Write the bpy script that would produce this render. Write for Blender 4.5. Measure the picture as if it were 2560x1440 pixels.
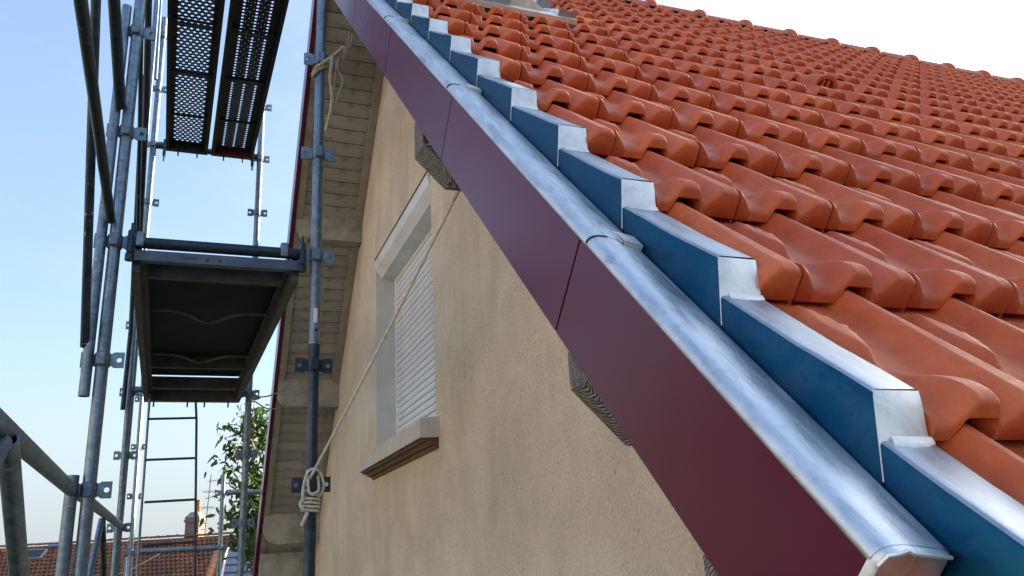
import bpy, math, random
from mathutils import Vector, Matrix
random.seed(7)
SC = bpy.context.scene
for o in list(bpy.data.objects): bpy.data.objects.remove(o)
COL = SC.collection
R_ = math.radians
S2 = math.sqrt(.5)

# ------------------------------------------------------------------ camera
CAM_C = Vector((-0.7308, -0.652, -0.0808))
CAM_R = ((0.93479, -0.350905, -0.055059), (0.060127, 0.309205, -0.949093), (0.350065, 0.883894, 0.310141))
FPX = 2006.55
cam_d = bpy.data.cameras.new('camera'); cam = bpy.data.objects.new('camera', cam_d); COL.objects.link(cam)
cx, cy, cz = [Vector(r) for r in CAM_R]
cam.matrix_world = Matrix(((cx[0], -cy[0], -cz[0], CAM_C[0]), (cx[1], -cy[1], -cz[1], CAM_C[1]),
                           (cx[2], -cy[2], -cz[2], CAM_C[2]), (0, 0, 0, 1)))
cam_d.sensor_width = 36.0; cam_d.lens = 36 * FPX / 2560; cam_d.clip_start = .02; cam_d.clip_end = 3000
SC.camera = cam

# ------------------------------------------------------------------ sky, sun, exposure
SUN_EL, SUN_AZ = R_(15.0), R_(11.0)          # azimuth measured from +X towards +Y
world = bpy.data.worlds.new('World'); SC.world = world; world.use_nodes = True
wn, wl = world.node_tree.nodes, world.node_tree.links
wn.clear()
w_out = wn.new('ShaderNodeOutputWorld'); w_bg = wn.new('ShaderNodeBackground'); w_sky = wn.new('ShaderNodeTexSky')
w_sky.sky_type = 'NISHITA'; w_sky.sun_disc = False; w_sky.sun_elevation = SUN_EL
w_sky.sun_rotation = R_(90) - SUN_AZ
w_sky.air_density = 1.0; w_sky.dust_density = 5.0; w_sky.ozone_density = 3.0; w_sky.altitude = 100
w_bg.inputs['Strength'].default_value = .145
w_tc = wn.new('ShaderNodeTexCoord'); w_mp = wn.new('ShaderNodeMapping'); w_mp.inputs['Scale'].default_value = (3, 3, 7)
w_ns = wn.new('ShaderNodeTexNoise'); w_ns.inputs['Scale'].default_value = 2.4; w_ns.inputs['Detail'].default_value = 7; w_ns.inputs['Roughness'].default_value = .62
w_ns.inputs['Distortion'].default_value = .6
w_rp = wn.new('ShaderNodeValToRGB'); w_rp.color_ramp.elements[0].position = .50; w_rp.color_ramp.elements[0].color = (.17, .17, .17, 1)
w_rp.color_ramp.elements[1].position = .78; w_rp.color_ramp.elements[1].color = (.45, .45, .45, 1)
w_mx = wn.new('ShaderNodeMix'); w_mx.data_type = 'RGBA'; w_mx.inputs[7].default_value = (1.55, 1.72, 1.85, 1)   # thin high veil of cirrus
wl.new(w_tc.outputs['Generated'], w_mp.inputs[0]); wl.new(w_mp.outputs[0], w_ns.inputs['Vector']); wl.new(w_ns.outputs['Fac'], w_rp.inputs[0])
w_sep = wn.new('ShaderNodeSeparateXYZ'); w_hz = wn.new('ShaderNodeMapRange'); w_hz.interpolation_type = 'SMOOTHSTEP'
w_hz.inputs['From Min'].default_value = .42; w_hz.inputs['From Max'].default_value = .0; w_hz.inputs['To Min'].default_value = 0; w_hz.inputs['To Max'].default_value = .72
w_max = wn.new('ShaderNodeMath'); w_max.operation = 'MAXIMUM'
wl.new(w_tc.outputs['Generated'], w_sep.inputs[0]); wl.new(w_sep.outputs['Z'], w_hz.inputs['Value'])
wl.new(w_hz.outputs[0], w_max.inputs[0]); wl.new(w_rp.outputs[0], w_max.inputs[1]); wl.new(w_max.outputs[0], w_mx.inputs[0]); wl.new(w_sky.outputs[0], w_mx.inputs[6]); wl.new(w_mx.outputs[2], w_bg.inputs[0]); wl.new(w_bg.outputs[0], w_out.inputs[0])
sun_d = bpy.data.lights.new('sun', 'SUN'); sun = bpy.data.objects.new('sun', sun_d); COL.objects.link(sun)
sun_d.energy = 5.0; sun_d.angle = R_(.5); sun_d.color = (1.0, .86, .66)
sdir = Vector((math.cos(SUN_EL) * math.cos(SUN_AZ), math.cos(SUN_EL) * math.sin(SUN_AZ), math.sin(SUN_EL)))
sun.rotation_euler = sdir.to_track_quat('Z', 'Y').to_euler(); sun.location = sdir * 60
VS = SC.view_settings
VS.view_transform = 'Standard'; VS.look = 'None'; VS.gamma = 1.0; VS.use_curve_mapping = False
VS.exposure = 1.88

# ------------------------------------------------------------------ helpers
def project(P):
    v = Vector(P) - CAM_C
    x, y, z = v.dot(cx), v.dot(cy), v.dot(cz)
    if z < .05: return (-9e9, -9e9, z)
    return (1280 + FPX * x / z, 720 + FPX * y / z, z)

def smooth01(a, b, t):
    t = min(1, max(0, (t - a) / (b - a))); return t * t * (3 - 2 * t)

def edge01(a, b, t):                                        # firmer shoulder than smooth01
    q = min(1, max(0, (t - a) / (b - a))); return .65*q + .35*q*q*(3 - 2*q)

class MB:
    """collects vertices and faces for one mesh object"""
    def __init__(s): s.v = []; s.f = []
    def add(s, vs, fs):
        n = len(s.v); s.v += [tuple(v) for v in vs]; s.f += [tuple(i + n for i in f) for f in fs]; return s
    def box(s, a, b, M=None):
        (x0, y0, z0), (x1, y1, z1) = a, b
        vs = [(x0,y0,z0),(x1,y0,z0),(x1,y1,z0),(x0,y1,z0),(x0,y0,z1),(x1,y0,z1),(x1,y1,z1),(x0,y1,z1)]
        if M is not None: vs = [M @ Vector(v) for v in vs]
        return s.add(vs, [(0,3,2,1),(4,5,6,7),(0,1,5,4),(1,2,6,5),(2,3,7,6),(3,0,4,7)])
    def hexa(s, vs):
        return s.add(vs, [(0,3,2,1),(4,5,6,7),(0,1,5,4),(1,2,6,5),(2,3,7,6),(3,0,4,7)])
    def bbox(s, a, b, bev=.004, M=None):
        """box with chamfered edges (three crossed slabs hull-like)"""
        (x0,y0,z0),(x1,y1,z1) = a, b; e = bev
        P = {}
        vs = []; 
        for ix,(X,sx) in enumerate(((x0,1),(x1,-1))):
            for iy,(Y,sy) in enumerate(((y0,1),(y1,-1))):
                for iz,(Z,sz) in enumerate(((z0,1),(z1,-1))):
                    P[ix,iy,iz] = len(vs)
                    vs += [(X, Y+sy*e, Z+sz*e), (X+sx*e, Y, Z+sz*e), (X+sx*e, Y+sy*e, Z)]
        if M is not None: vs = [M @ Vector(v) for v in vs]
        g = lambda i,j,k,a: P[i,j,k]+a
        fs = [[g(0,0,0,0),g(0,0,1,0),g(0,1,1,0),g(0,1,0,0)],[g(1,0,0,0),g(1,1,0,0),g(1,1,1,0),g(1,0,1,0)],
              [g(0,0,0,1),g(1,0,0,1),g(1,0,1,1),g(0,0,1,1)],[g(0,1,0,1),g(0,1,1,1),g(1,1,1,1),g(1,1,0,1)],
              [g(0,0,0,2),g(0,1,0,2),g(1,1,0,2),g(1,0,0,2)],[g(0,0,1,2),g(1,0,1,2),g(1,1,1,2),g(0,1,1,2)]]
        for j in (0,1):
            for k in (0,1): fs.append([g(0,j,k,1),g(0,j,k,2),g(1,j,k,2),g(1,j,k,1)])
        for i in (0,1):
            for k in (0,1): fs.append([g(i,0,k,0),g(i,0,k,2),g(i,1,k,2),g(i,1,k,0)])
        for i in (0,1):
            for j in (0,1): fs.append([g(i,j,0,0),g(i,j,0,1),g(i,j,1,1),g(i,j,1,0)])
        for i in (0,1):
            for j in (0,1):
                for k in (0,1): fs.append([g(i,j,k,0),g(i,j,k,1),g(i,j,k,2)])
        return s.add(vs, fs)
    def prism(s, poly, axis, a, b):
        """poly: 2-D outline, extruded along axis 'x','y' or 'z' from a to b"""
        def pt(p, t):
            return {'x': (t, p[0], p[1]), 'y': (p[0], t, p[1]), 'z': (p[0], p[1], t)}[axis]
        n = len(poly)
        vs = [pt(p, a) for p in poly] + [pt(p, b) for p in poly]
        fs = [tuple(range(n))[::-1], tuple(range(n, 2*n))] + [(i, (i+1) % n, n+(i+1) % n, n+i) for i in range(n)]
        return s.add(vs, fs)
    def tube(s, pts, r, seg=12, cap=True, rin=None):
        pts = [Vector(p) for p in pts]; n = len(pts)
        rr = r if isinstance(r, (list, tuple)) else [r] * n
        rings = []; up = None; base = len(s.v)
        for i in range(n):
            d = (pts[min(n-1,i+1)] - pts[max(0,i-1)])
            d = d.normalized() if d.length > 1e-9 else Vector((0,0,1))
            if up is None:
                up = Vector((0,0,1)) if abs(d.z) < .9 else Vector((1,0,0))
            a = up - d * up.dot(d)
            if a.length < 1e-6: a = d.orthogonal()
            a.normalize(); up = a; b = d.cross(a)
            rings.append((pts[i], a, b))
        def ring(rad):
            o = len(s.v)
            for i,(p,a,b) in enumerate(rings):
                for k in range(seg):
                    t = 2*math.pi*k/seg
                    s.v.append(tuple(p + (a*math.cos(t) + b*math.sin(t)) * (rr[i] if rad is None else rad)))
            return o
        o = ring(None)
        for i in range(n-1):
            for k in range(seg):
                k2 = (k+1) % seg
                s.f.append((o+i*seg+k, o+i*seg+k2, o+(i+1)*seg+k2, o+(i+1)*seg+k))
        if rin:
            q = ring(rin)
            for i in range(n-1):
                for k in range(seg):
                    k2 = (k+1) % seg
                    s.f.append((q+i*seg+k2, q+i*seg+k, q+(i+1)*seg+k, q+(i+1)*seg+k2))
            for k in range(seg):
                k2 = (k+1) % seg
                s.f.append((o+k2, o+k, q+k, q+k2)); e = (n-1)*seg
                s.f.append((o+e+k, o+e+k2, q+e+k2, q+e+k))
        elif cap:
            s.f.append(tuple(o+k for k in range(seg))[::-1]); s.f.append(tuple(o+(n-1)*seg+k for k in range(seg)))
        return s
    def loft(s, rows, close=False, capends=False):
        n = len(rows[0]); o = len(s.v)
        for r in rows: s.v += [tuple(p) for p in r]
        m = n if close else n-1
        for i in range(len(rows)-1):
            for k in range(m):
                k2 = (k+1) % n
                s.f.append((o+i*n+k, o+i*n+k2, o+(i+1)*n+k2, o+(i+1)*n+k))
        if capends:
            s.f.append(tuple(o+k for k in range(n))[::-1]); s.f.append(tuple(o+(len(rows)-1)*n+k for k in range(n)))
        return s
    def mesh(s, name, mat, smooth=True, angle=35):
        me = bpy.data.meshes.new(name); me.from_pydata(s.v, [], s.f); me.update()
        if mat is not None: me.materials.append(mat)
        fix_normals(me)
        if smooth:
            me.polygons.foreach_set('use_smooth', [True]*len(me.polygons))
            try: me.set_sharp_from_angle(angle=R_(angle))
            except Exception: pass
        return me
    def build(s, name, mat, parent=None, smooth=True, angle=35):
        return link(bpy.data.objects.new(name, s.mesh(name, mat, smooth, angle)), parent)

import bmesh
def fix_normals(me):
    bm = bmesh.new(); bm.from_mesh(me); bmesh.ops.recalc_face_normals(bm, faces=bm.faces); bm.to_mesh(me); bm.free()

ORIGIN = {}
def link(o, parent=None):
    COL.objects.link(o)
    if parent is not None:
        o.parent = parent
        if parent.name in ORIGIN: o.matrix_parent_inverse = Matrix.Translation(-ORIGIN[parent.name])
    return o
def tag(o, label=None, cat=None, group=None, kind=None):
    if label: o['label'] = label
    if cat: o['category'] = cat
    if group: o['group'] = group
    if kind: o['kind'] = kind
    return o
def thing(name, loc, label, cat, group=None):
    o = bpy.data.objects.new(name, None); COL.objects.link(o); o.location = loc; o.empty_display_size = .1
    ORIGIN[o.name] = Vector(loc)
    return tag(o, label, cat, group)
def part_copy(o, parent, M=None):
    c = o.copy(); COL.objects.link(c); c.parent = parent
    if M is not None: c.matrix_local = M
    return c

# ------------------------------------------------------------------ materials
def nt(name):
    m = bpy.data.materials.new(name); m.use_nodes = True
    return m, m.node_tree.nodes, m.node_tree.links, m.node_tree.nodes['Principled BSDF']
def coords(n, l, scale=(1,1,1), obj=False):
    tc = n.new('ShaderNodeTexCoord'); mp = n.new('ShaderNodeMapping'); mp.inputs['Scale'].default_value = scale
    l.new(tc.outputs['Object'], mp.inputs[0]); return mp.outputs[0]
def noise(n, l, vec, scale, detail=4, rough=.55, dist=0):
    t = n.new('ShaderNodeTexNoise'); t.inputs['Scale'].default_value = scale; t.inputs['Detail'].default_value = detail
    t.inputs['Roughness'].default_value = rough; t.inputs['Distortion'].default_value = dist
    l.new(vec, t.inputs['Vector']); return t.outputs['Fac']
def ramp(n, l, fac, stops):
    r = n.new('ShaderNodeValToRGB'); e = r.color_ramp.elements
    while len(e) < len(stops): e.new(.5)
    for i, (p, c) in enumerate(stops):
        e[i].position = p; e[i].color = (c[0], c[1], c[2], 1) if isinstance(c, (tuple, list)) else (c, c, c, 1)
    l.new(fac, r.inputs[0]); return r.outputs[0]
def mixc(n, l, fac, a, b, mode='MIX'):
    m = n.new('ShaderNodeMix'); m.data_type = 'RGBA'; m.blend_type = mode
    for sock, v in ((0, fac), (6, a), (7, b)):
        if isinstance(v, (int, float)): m.inputs[sock].default_value = v
        elif isinstance(v, tuple): m.inputs[sock].default_value = (*v, 1)
        else: l.new(v, m.inputs[sock])
    return m.outputs[2]
def math_(n, l, op, a, b=None):
    m = n.new('ShaderNodeMath'); m.operation = op
    for i, v in enumerate((a, b)):
        if v is None: continue
        if isinstance(v, (int, float)): m.inputs[i].default_value = v
        else: l.new(v, m.inputs[i])
    return m.outputs[0]
def bump(n, l, bsdf, h, strength=.3, dist=.01):
    b = n.new('ShaderNodeBump'); b.inputs['Strength'].default_value = strength; b.inputs['Distance'].default_value = dist
    l.new(h, b.inputs['Height']); l.new(b.outputs[0], bsdf.inputs['Normal'])

def m_tile():
    m, n, l, b = nt('terracotta'); v = coords(n, l)
    oi = n.new('ShaderNodeObjectInfo')
    a = noise(n, l, v, 13, 6, .65, .3); c = ramp(n, l, a, [(.28, (.44, .083, .025)), (.72, (.62, .147, .050))])
    hs = n.new('ShaderNodeHueSaturation'); l.new(c, hs.inputs['Color'])
    l.new(math_(n, l, 'ADD', math_(n, l, 'MULTIPLY', oi.outputs['Random'], .16), .92), hs.inputs['Value'])
    l.new(math_(n, l, 'ADD', math_(n, l, 'MULTIPLY', oi.outputs['Random'], .006), .497), hs.inputs['Hue'])
    d = noise(n, l, v, 42, 6, .7); dust = ramp(n, l, d, [(.58, 0.0), (.80, .28)])
    c2 = mixc(n, l, dust, hs.outputs[0], (.56, .25, .15))
    vo = n.new('ShaderNodeTexVoronoi'); vo.inputs['Scale'].default_value = 46; l.new(v, vo.inputs['Vector'])
    sp = math_(n, l, 'LESS_THAN', vo.outputs['Distance'], .055)
    keep = math_(n, l, 'GREATER_THAN', noise(n, l, v, 21, 2), .60)
    c3 = mixc(n, l, math_(n, l, 'MULTIPLY', math_(n, l, 'MULTIPLY', sp, keep), .6), c2, (.16, .05, .03))
    l.new(c3, b.inputs['Base Color'])
    l.new(ramp(n, l, d, [(.3, .50), (.75, .74)]), b.inputs['Roughness'])
    b.inputs['Specular IOR Level'].default_value = .45
    bump(n, l, b, mixc(n, l, .5, noise(n, l, v, 160, 5, .7), noise(n, l, v, 34, 4, .6)), .34, .004)
    return m
def m_zinc(name='zinc', tint=(.39, .45, .51), r0=.34, r1=.60, sc=(30, 5, 5), pat=.08):
    m, n, l, b = nt(name); v = coords(n, l); vs = coords(n, l, sc)
    a = noise(n, l, vs, 1.6, 6, .68, .8); f = noise(n, l, v, 75, 6, .75); p = noise(n, l, v, 7, 6, .68, 1.2); sp = noise(n, l, v, 26, 5, .7, .6)
    t = tint
    c = ramp(n, l, a, [(.28, tuple(x*.62 for x in t)), (.50, t), (.74, tuple(min(1, x*1.25) for x in t))])
    c = mixc(n, l, ramp(n, l, p, [(.46, 0.), (.66, .7)]), c, tuple(min(1, x*.92 + pat) for x in t))
    c = mixc(n, l, ramp(n, l, sp, [(.55, 0.), (.72, .55)]), c, tuple(x*.60 for x in t))
    c = mixc(n, l, ramp(n, l, f, [(.60, 0.), (.74, .5)]), c, tuple(x*.5 for x in t))
    l.new(c, b.inputs['Base Color']); b.inputs['Metallic'].default_value = .95
    l.new(ramp(n, l, mixc(n, l, .5, a, p), [(.34, r0), (.64, r1)]), b.inputs['Roughness'])
    bump(n, l, b, mixc(n, l, .35, noise(n, l, v, 9, 3, .5), f), .16, .008)
    return m
def m_galv(name='galvanised_steel', tint=(.16, .225, .285), metal=.75):
    m, n, l, b = nt(name); v = coords(n, l)
    a = noise(n, l, v, 34, 5, .65, .4); f = noise(n, l, v, 140, 4, .7); p = noise(n, l, v, 5, 3)
    t = tint
    c = ramp(n, l, a, [(.3, tuple(x*.62 for x in t)), (.5, t), (.72, tuple(x*1.4 for x in t))])
    c = mixc(n, l, ramp(n, l, f, [(.6, 0.), (.7, .7)]), c, tuple(x*.4 for x in t))
    c = mixc(n, l, ramp(n, l, noise(n, l, v, 16, 3, .6, 1.5), [(.68, 0.), (.74, .65)]), c, (.52, .52, .50))
    l.new(c, b.inputs['Base Color']); b.inputs['Metallic'].default_value = metal
    l.new(ramp(n, l, p, [(.3, .36), (.7, .58)]), b.inputs['Roughness'])
    bump(n, l, b, f, .12, .002)
    return m
def m_plain(name, col, rough=.6, metal=0., var=.18, sc=14, bs=.12, spec=.4, dirt=None):
    m, n, l, b = nt(name); v = coords(n, l); a = noise(n, l, v, sc, 5, .6)
    c = ramp(n, l, a, [(.3, tuple(x*(1-var) for x in col)), (.7, tuple(min(1, x*(1+var)) for x in col))])
    if dirt:
        c = mixc(n, l, ramp(n, l, noise(n, l, v, sc*.35, 6, .7, .6), [(.5, 0.), (.75, .75)]), c, dirt)
    l.new(c, b.inputs['Base Color']); b.inputs['Roughness'].default_value = rough; b.inputs['Metallic'].default_value = metal
    b.inputs['Specular IOR Level'].default_value = spec
    if bs: bump(n, l, b, noise(n, l, v, sc*9, 4, .7), bs, .003)
    return m
def m_stucco():
    m, n, l, b = nt('beige_stucco'); v = coords(n, l)
    big = noise(n, l, v, .9, 5, .6, .5); drip = noise(n, l, coords(n, l, (3, 3, .45)), 1.2, 5, .65, .4)
    c = ramp(n, l, big, [(.3, (.54, .465, .345)), (.7, (.74, .65, .50))])
    c = mixc(n, l, ramp(n, l, drip, [(.52, 0.), (.75, .55)]), c, (.44, .375, .27))
    c = mixc(n, l, ramp(n, l, noise(n, l, v, 6, 5, .7), [(.5, 0.), (.8, .4)]), c, (.69, .62, .49))
    pit = noise(n, l, v, 52, 4, .65)
    zone = ramp(n, l, noise(n, l, v, 2.2, 3), [(.42, 0.), (.62, 1.)])
    pm = math_(n, l, 'MULTIPLY', ramp(n, l, pit, [(.60, 0.), (.67, 1.)]), math_(n, l, 'ADD', math_(n, l, 'MULTIPLY', zone, .42), .16))
    c = mixc(n, l, pm, c, (.17, .14, .10))
    gr = ramp(n, l, noise(n, l, v, 95, 4, .75), [(.3, .72), (.7, 1.22)])
    c = mixc(n, l, .8, c, gr, 'MULTIPLY')
    mot = ramp(n, l, noise(n, l, v, 2.6, 6, .7, .8), [(.35, .80), (.65, 1.12)])
    c = mixc(n, l, .5, c, mot, 'MULTIPLY')
    l.new(c, b.inputs['Base Color']); b.inputs['Roughness'].default_value = .92; b.inputs['Specular IOR Level'].default_value = .15
    h = mixc(n, l, .5, noise(n, l, v, 110, 5, .7), noise(n, l, v, 28, 4, .6)); bump(n, l, b, h, .8, .008)
    return m
def m_endgrain(name, cx_, cz_):
    """weathered timber: growth rings round the heart of the beam"""
    m, n, l, b = nt(name); tc = n.new('ShaderNodeTexCoord'); mp = n.new('ShaderNodeMapping')
    mp.inputs['Location'].default_value = (0, -cx_, -cz_); l.new(tc.outputs['Object'], mp.inputs[0])
    wv = n.new('ShaderNodeTexWave'); wv.wave_type = 'RINGS'; wv.rings_direction = 'X'
    wv.inputs['Scale'].default_value = 58; wv.inputs['Distortion'].default_value = 4.5; wv.inputs['Detail'].default_value = 3
    wv.inputs['Detail Scale'].default_value = 1.2; l.new(mp.outputs[0], wv.inputs['Vector'])
    c = ramp(n, l, wv.outputs['Fac'], [(.2, (.07, .064, .056)), (.5, (.22, .21, .19)), (.9, (.38, .37, .345))])
    c = mixc(n, l, ramp(n, l, noise(n, l, mp.outputs[0], 60, 5, .7), [(.44, 0.), (.62, .85)]), c, (.10, .094, .085))
    l.new(c, b.inputs['Base Color']); b.inputs['Roughness'].default_value = .9
    bump(n, l, b, wv.outputs['Fac'], .6, .004)
    return m
def m_board(name, col, dirt, along='x'):
    m, n, l, b = nt(name); oi = n.new('ShaderNodeObjectInfo')
    sc = {'x': (2, 30, 30), 'y': (30, 2, 30)}[along]
    v = coords(n, l, sc); a = noise(n, l, v, 2.2, 5, .6, .3); w = coords(n, l)
    c = ramp(n, l, a, [(.3, tuple(x*.8 for x in col)), (.7, tuple(min(1, x*1.1) for x in col))])
    c = mixc(n, l, ramp(n, l, noise(n, l, w, 9, 6, .72, .5), [(.52, 0.), (.72, .8)]), c, dirt)
    hs = n.new('ShaderNodeHueSaturation'); l.new(c, hs.inputs['Color'])
    l.new(math_(n, l, 'ADD', math_(n, l, 'MULTIPLY', oi.outputs['Random'], .3), .85), hs.inputs['Value'])
    l.new(hs.outputs[0], b.inputs['Base Color']); b.inputs['Roughness'].default_value = .75
    bump(n, l, b, a, .15, .003)
    return m
def m_paint(name, col, rough=.3):
    m, n, l, b = nt(name); v = coords(n, l); f = noise(n, l, v, 420, 3, .6); p = noise(n, l, v, 3, 4)
    l.new(ramp(n, l, p, [(.3, tuple(x*.92 for x in col)), (.7, tuple(x*1.08 for x in col))]), b.inputs['Base Color'])
    l.new(ramp(n, l, p, [(.3, rough), (.7, rough*1.2)]), b.inputs['Roughness'])
    b.inputs['Specular IOR Level'].default_value = .30
    bump(n, l, b, mixc(n, l, .10, noise(n, l, v, 2.2, 2, .5), f), .22, .003)
    return m
def m_leaf():
    m, n, l, b = nt('leaf_green'); v = coords(n, l)
    c = ramp(n, l, noise(n, l, v, 3.5, 3), [(.3, (.016, .040, .010)), (.7, (.050, .095, .022))])
    l.new(c, b.inputs['Base Color']); b.inputs['Roughness'].default_value = .5
    tr = n.new('ShaderNodeBsdfTranslucent'); tr.inputs[0].default_value = (.12, .22, .03, 1)
    mx = n.new('ShaderNodeMixShader'); mx.inputs[0].default_value = .25
    l.new(b.outputs[0], mx.inputs[1]); l.new(tr.outputs[0], mx.inputs[2])
    l.new(mx.outputs[0], n['Material Output'].inputs[0])
    return m
def m_oldtile():
    m, n, l, b = nt('old_clay_tile'); v = coords(n, l)
    c = ramp(n, l, noise(n, l, v, 5.5, 4, .7), [(.25, (.07, .032, .022)), (.5, (.24, .085, .042)), (.75, (.42, .16, .075))])
    c = mixc(n, l, ramp(n, l, noise(n, l, v, .7, 5, .65, .5), [(.45, 0.), (.65, .8)]), c, (.075, .045, .035))
    l.new(c, b.inputs['Base Color']); b.inputs['Roughness'].default_value = .85
    return m
def m_brick():
    m, n, l, b = nt('old_brick'); v = coords(n, l)
    bt = n.new('ShaderNodeTexBrick'); bt.inputs['Scale'].default_value = 4.2
    bt.inputs['Color1'].default_value = (.17, .10, .07, 1); bt.inputs['Color2'].default_value = (.24, .15, .10, 1)
    bt.inputs['Mortar'].default_value = (.27, .25, .22, 1); bt.inputs['Mortar Size'].default_value = .03
    mp = n.new('ShaderNodeMapping'); mp.inputs['Rotation'].default_value = (R_(90), 0, 0); l.new(v, mp.inputs[0])
    l.new(mp.outputs[0], bt.inputs['Vector']); l.new(bt.outputs[0], b.inputs['Base Color']); b.inputs['Roughness'].default_value = .9
    return m
def m_ground():
    m, n, l, b = nt('grass_and_gravel'); v = coords(n, l)
    l.new(ramp(n, l, noise(n, l, v, .15, 6, .6), [(.35, (.04, .055, .02)), (.6, (.09, .085, .06))]), b.inputs['Base Color'])
    b.inputs['Roughness'].default_value = 1
    return m

M = {}
M['tile'] = m_tile(); M['zinc'] = m_zinc()
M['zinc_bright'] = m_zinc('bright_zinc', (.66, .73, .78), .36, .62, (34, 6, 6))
M['zinc_shaded'] = m_zinc('shaded_blue_zinc', (.008, .085, .160), .32, .55, (9, 6, 6), .03)  # same zinc, darker and bluer: side-face shade put into the colour
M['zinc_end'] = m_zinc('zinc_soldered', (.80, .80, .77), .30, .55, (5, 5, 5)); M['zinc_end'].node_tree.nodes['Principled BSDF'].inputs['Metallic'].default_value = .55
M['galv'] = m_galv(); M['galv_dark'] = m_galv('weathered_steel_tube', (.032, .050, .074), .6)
M['maroon'] = m_paint('maroon_coated_metal', (.100, .007, .032), .26)
M['stucco'] = m_stucco()
M['board'] = m_board('painted_soffit_board', (.31, .30, .265), (.085, .078, .062))
M['trim'] = m_plain('painted_wood_trim', (.29, .265, .21), .7, var=.15, sc=10, dirt=(.13, .11, .08))
M['beam'] = m_plain('painted_purlin', (.33, .315, .26), .8, var=.2, sc=9, dirt=(.10, .085, .06))
M['shutter'] = m_plain('white_aluminium', (.72, .74, .74), .42, var=.05, sc=6, bs=.03, dirt=(.52, .50, .44))
M['plaster_white'] = m_plain('pale_render', (.60, .60, .56), .85, var=.08, sc=7, bs=.2)
M['concrete'] = m_plain('pale_concrete', (.52, .53, .50), .8, var=.12, sc=12, bs=.25)
M['mould'] = m_plain('stained_moulding', (.13, .085, .048), .9, var=.25, sc=12)
M['black'] = m_plain('plain_black', (.012, .012, .013), .7, var=.1)
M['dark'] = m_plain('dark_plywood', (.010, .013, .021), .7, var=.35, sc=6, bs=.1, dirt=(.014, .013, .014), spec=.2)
M['alu'] = m_plain('worn_aluminium', (.080, .078, .080), .55, .35, var=.3, sc=10, dirt=(.040, .034, .030))
M['alu_grey'] = m_plain('grey_aluminium', (.085, .10, .135), .42, .6, var=.2, sc=16)
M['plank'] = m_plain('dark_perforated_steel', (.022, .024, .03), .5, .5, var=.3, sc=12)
M['redpaint'] = m_plain('red_painted_steel', (.05, .005, .012), .55, var=.2)
M['rope'] = m_plain('hemp_rope', (.60, .58, .51), .9, var=.2, sc=60)
M['rope_old'] = m_plain('frayed_sisal', (.42, .35, .26), .95, var=.25, sc=60)
M['leaf'] = m_leaf(); M['bark'] = m_plain('bark', (.09, .07, .05), .9, var=.3, sc=20)
M['oldtile'] = m_oldtile(); M['brick'] = m_brick()
M['pot'] = m_plain('clay_pot', (.52, .20, .08), .8, var=.15)
M['render_grey'] = m_plain('grey_house_render', (.42, .38, .32), .9, var=.12, sc=3)
M['slate'] = m_plain('blue_grey_sheet_roof', (.20, .20, .25), .45, var=.12, sc=2)
M['mortar'] = m_plain('mortar', (.30, .28, .25), .95)
M['glass'] = m_plain('roof_window_glass', (.03, .03, .045), .12, var=.2, sc=2, bs=0)
M['white'] = m_plain('white_sticker', (.75, .75, .72), .5, var=.06)
M['redsticker'] = m_plain('red_sticker', (.55, .05, .03), .5, var=.06)
M['ink'] = m_plain('black_ink', (.01, .01, .012), .6, var=.05, bs=0)
M['ground'] = m_ground()

# ------------------------------------------------------------------ ground
GZ = -6.0
g = MB().add([(-400, -400, GZ), (400, -400, GZ), (400, 400, GZ), (-400, 400, GZ)], [(0, 1, 2, 3)]).build('ground', M['ground'], None, False)
tag(g, kind='structure')

# ------------------------------------------------------------------ the house
def sn(x, s, n): return (x, (s - n) * S2, (s + n) * S2)      # roof coordinates: s up the near slope, n above it
house = thing('house', (0.41, 4.1, GZ), 'beige stucco house with orange tiled roof and maroon verge boards', 'house')
WX = .41
APY = 4.19
def gable_top(y): return (y - .27) if y < APY else (8.11 - y)
# gable wall with the window opening
OY0, OY1, OZ0, OZ1 = 3.41, 4.95, .575, 2.06
wall = MB(); ys = [-.02 + i*(8.42/60) for i in range(61)] + [OY0, OY1, APY]; ys = sorted(set(ys))
for a, b in zip(ys[:-1], ys[1:]):
    segs = [(GZ, OZ0), (OZ1, None)] if a >= OY0 - 1e-6 and b <= OY1 + 1e-6 else [(GZ, None)]
    for z0, z1 in segs:
        za, zb = (z1, z1) if z1 is not None else (gable_top(a), gable_top(b))
        wall.add([(WX, a, z0), (WX, b, z0), (WX, b, zb), (WX, a, za)], [(0, 3, 2, 1)])
wall.add([(WX, OY0, OZ0), (WX+.3, OY0, OZ0), (WX+.3, OY0, OZ1), (WX, OY0, OZ1)], [(0, 1, 2, 3)])
wall.add([(WX, OY0, OZ1), (WX+.3, OY0, OZ1), (WX+.3, OY1, OZ1), (WX, OY1, OZ1)], [(0, 1, 2, 3)])
wall.build('gable_wall', M['stucco'], house, False)
jb = MB().add([(WX-.001, OY1, OZ0), (WX+.3, OY1, OZ0), (WX+.3, OY1, OZ1), (WX-.001, OY1, OZ1)], [(0, 1, 2, 3)])
jb.build('window_jamb', M['plaster_white'], house, False)
sw = MB()
sw.box((WX, -.02, GZ), (9.4, .12, -.12)); sw.box((WX, 8.2, GZ), (9.4, 8.4, -.12)); sw.box((9.3, .12, GZ), (9.5, 8.2, -.12))
sw.add([(9.4, .1, -.12), (9.4, 8.3, -.12), (9.4, APY, 3.9)], [(0, 1, 2)])
sw.build('side_wall', M['stucco'], house, False)

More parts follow.
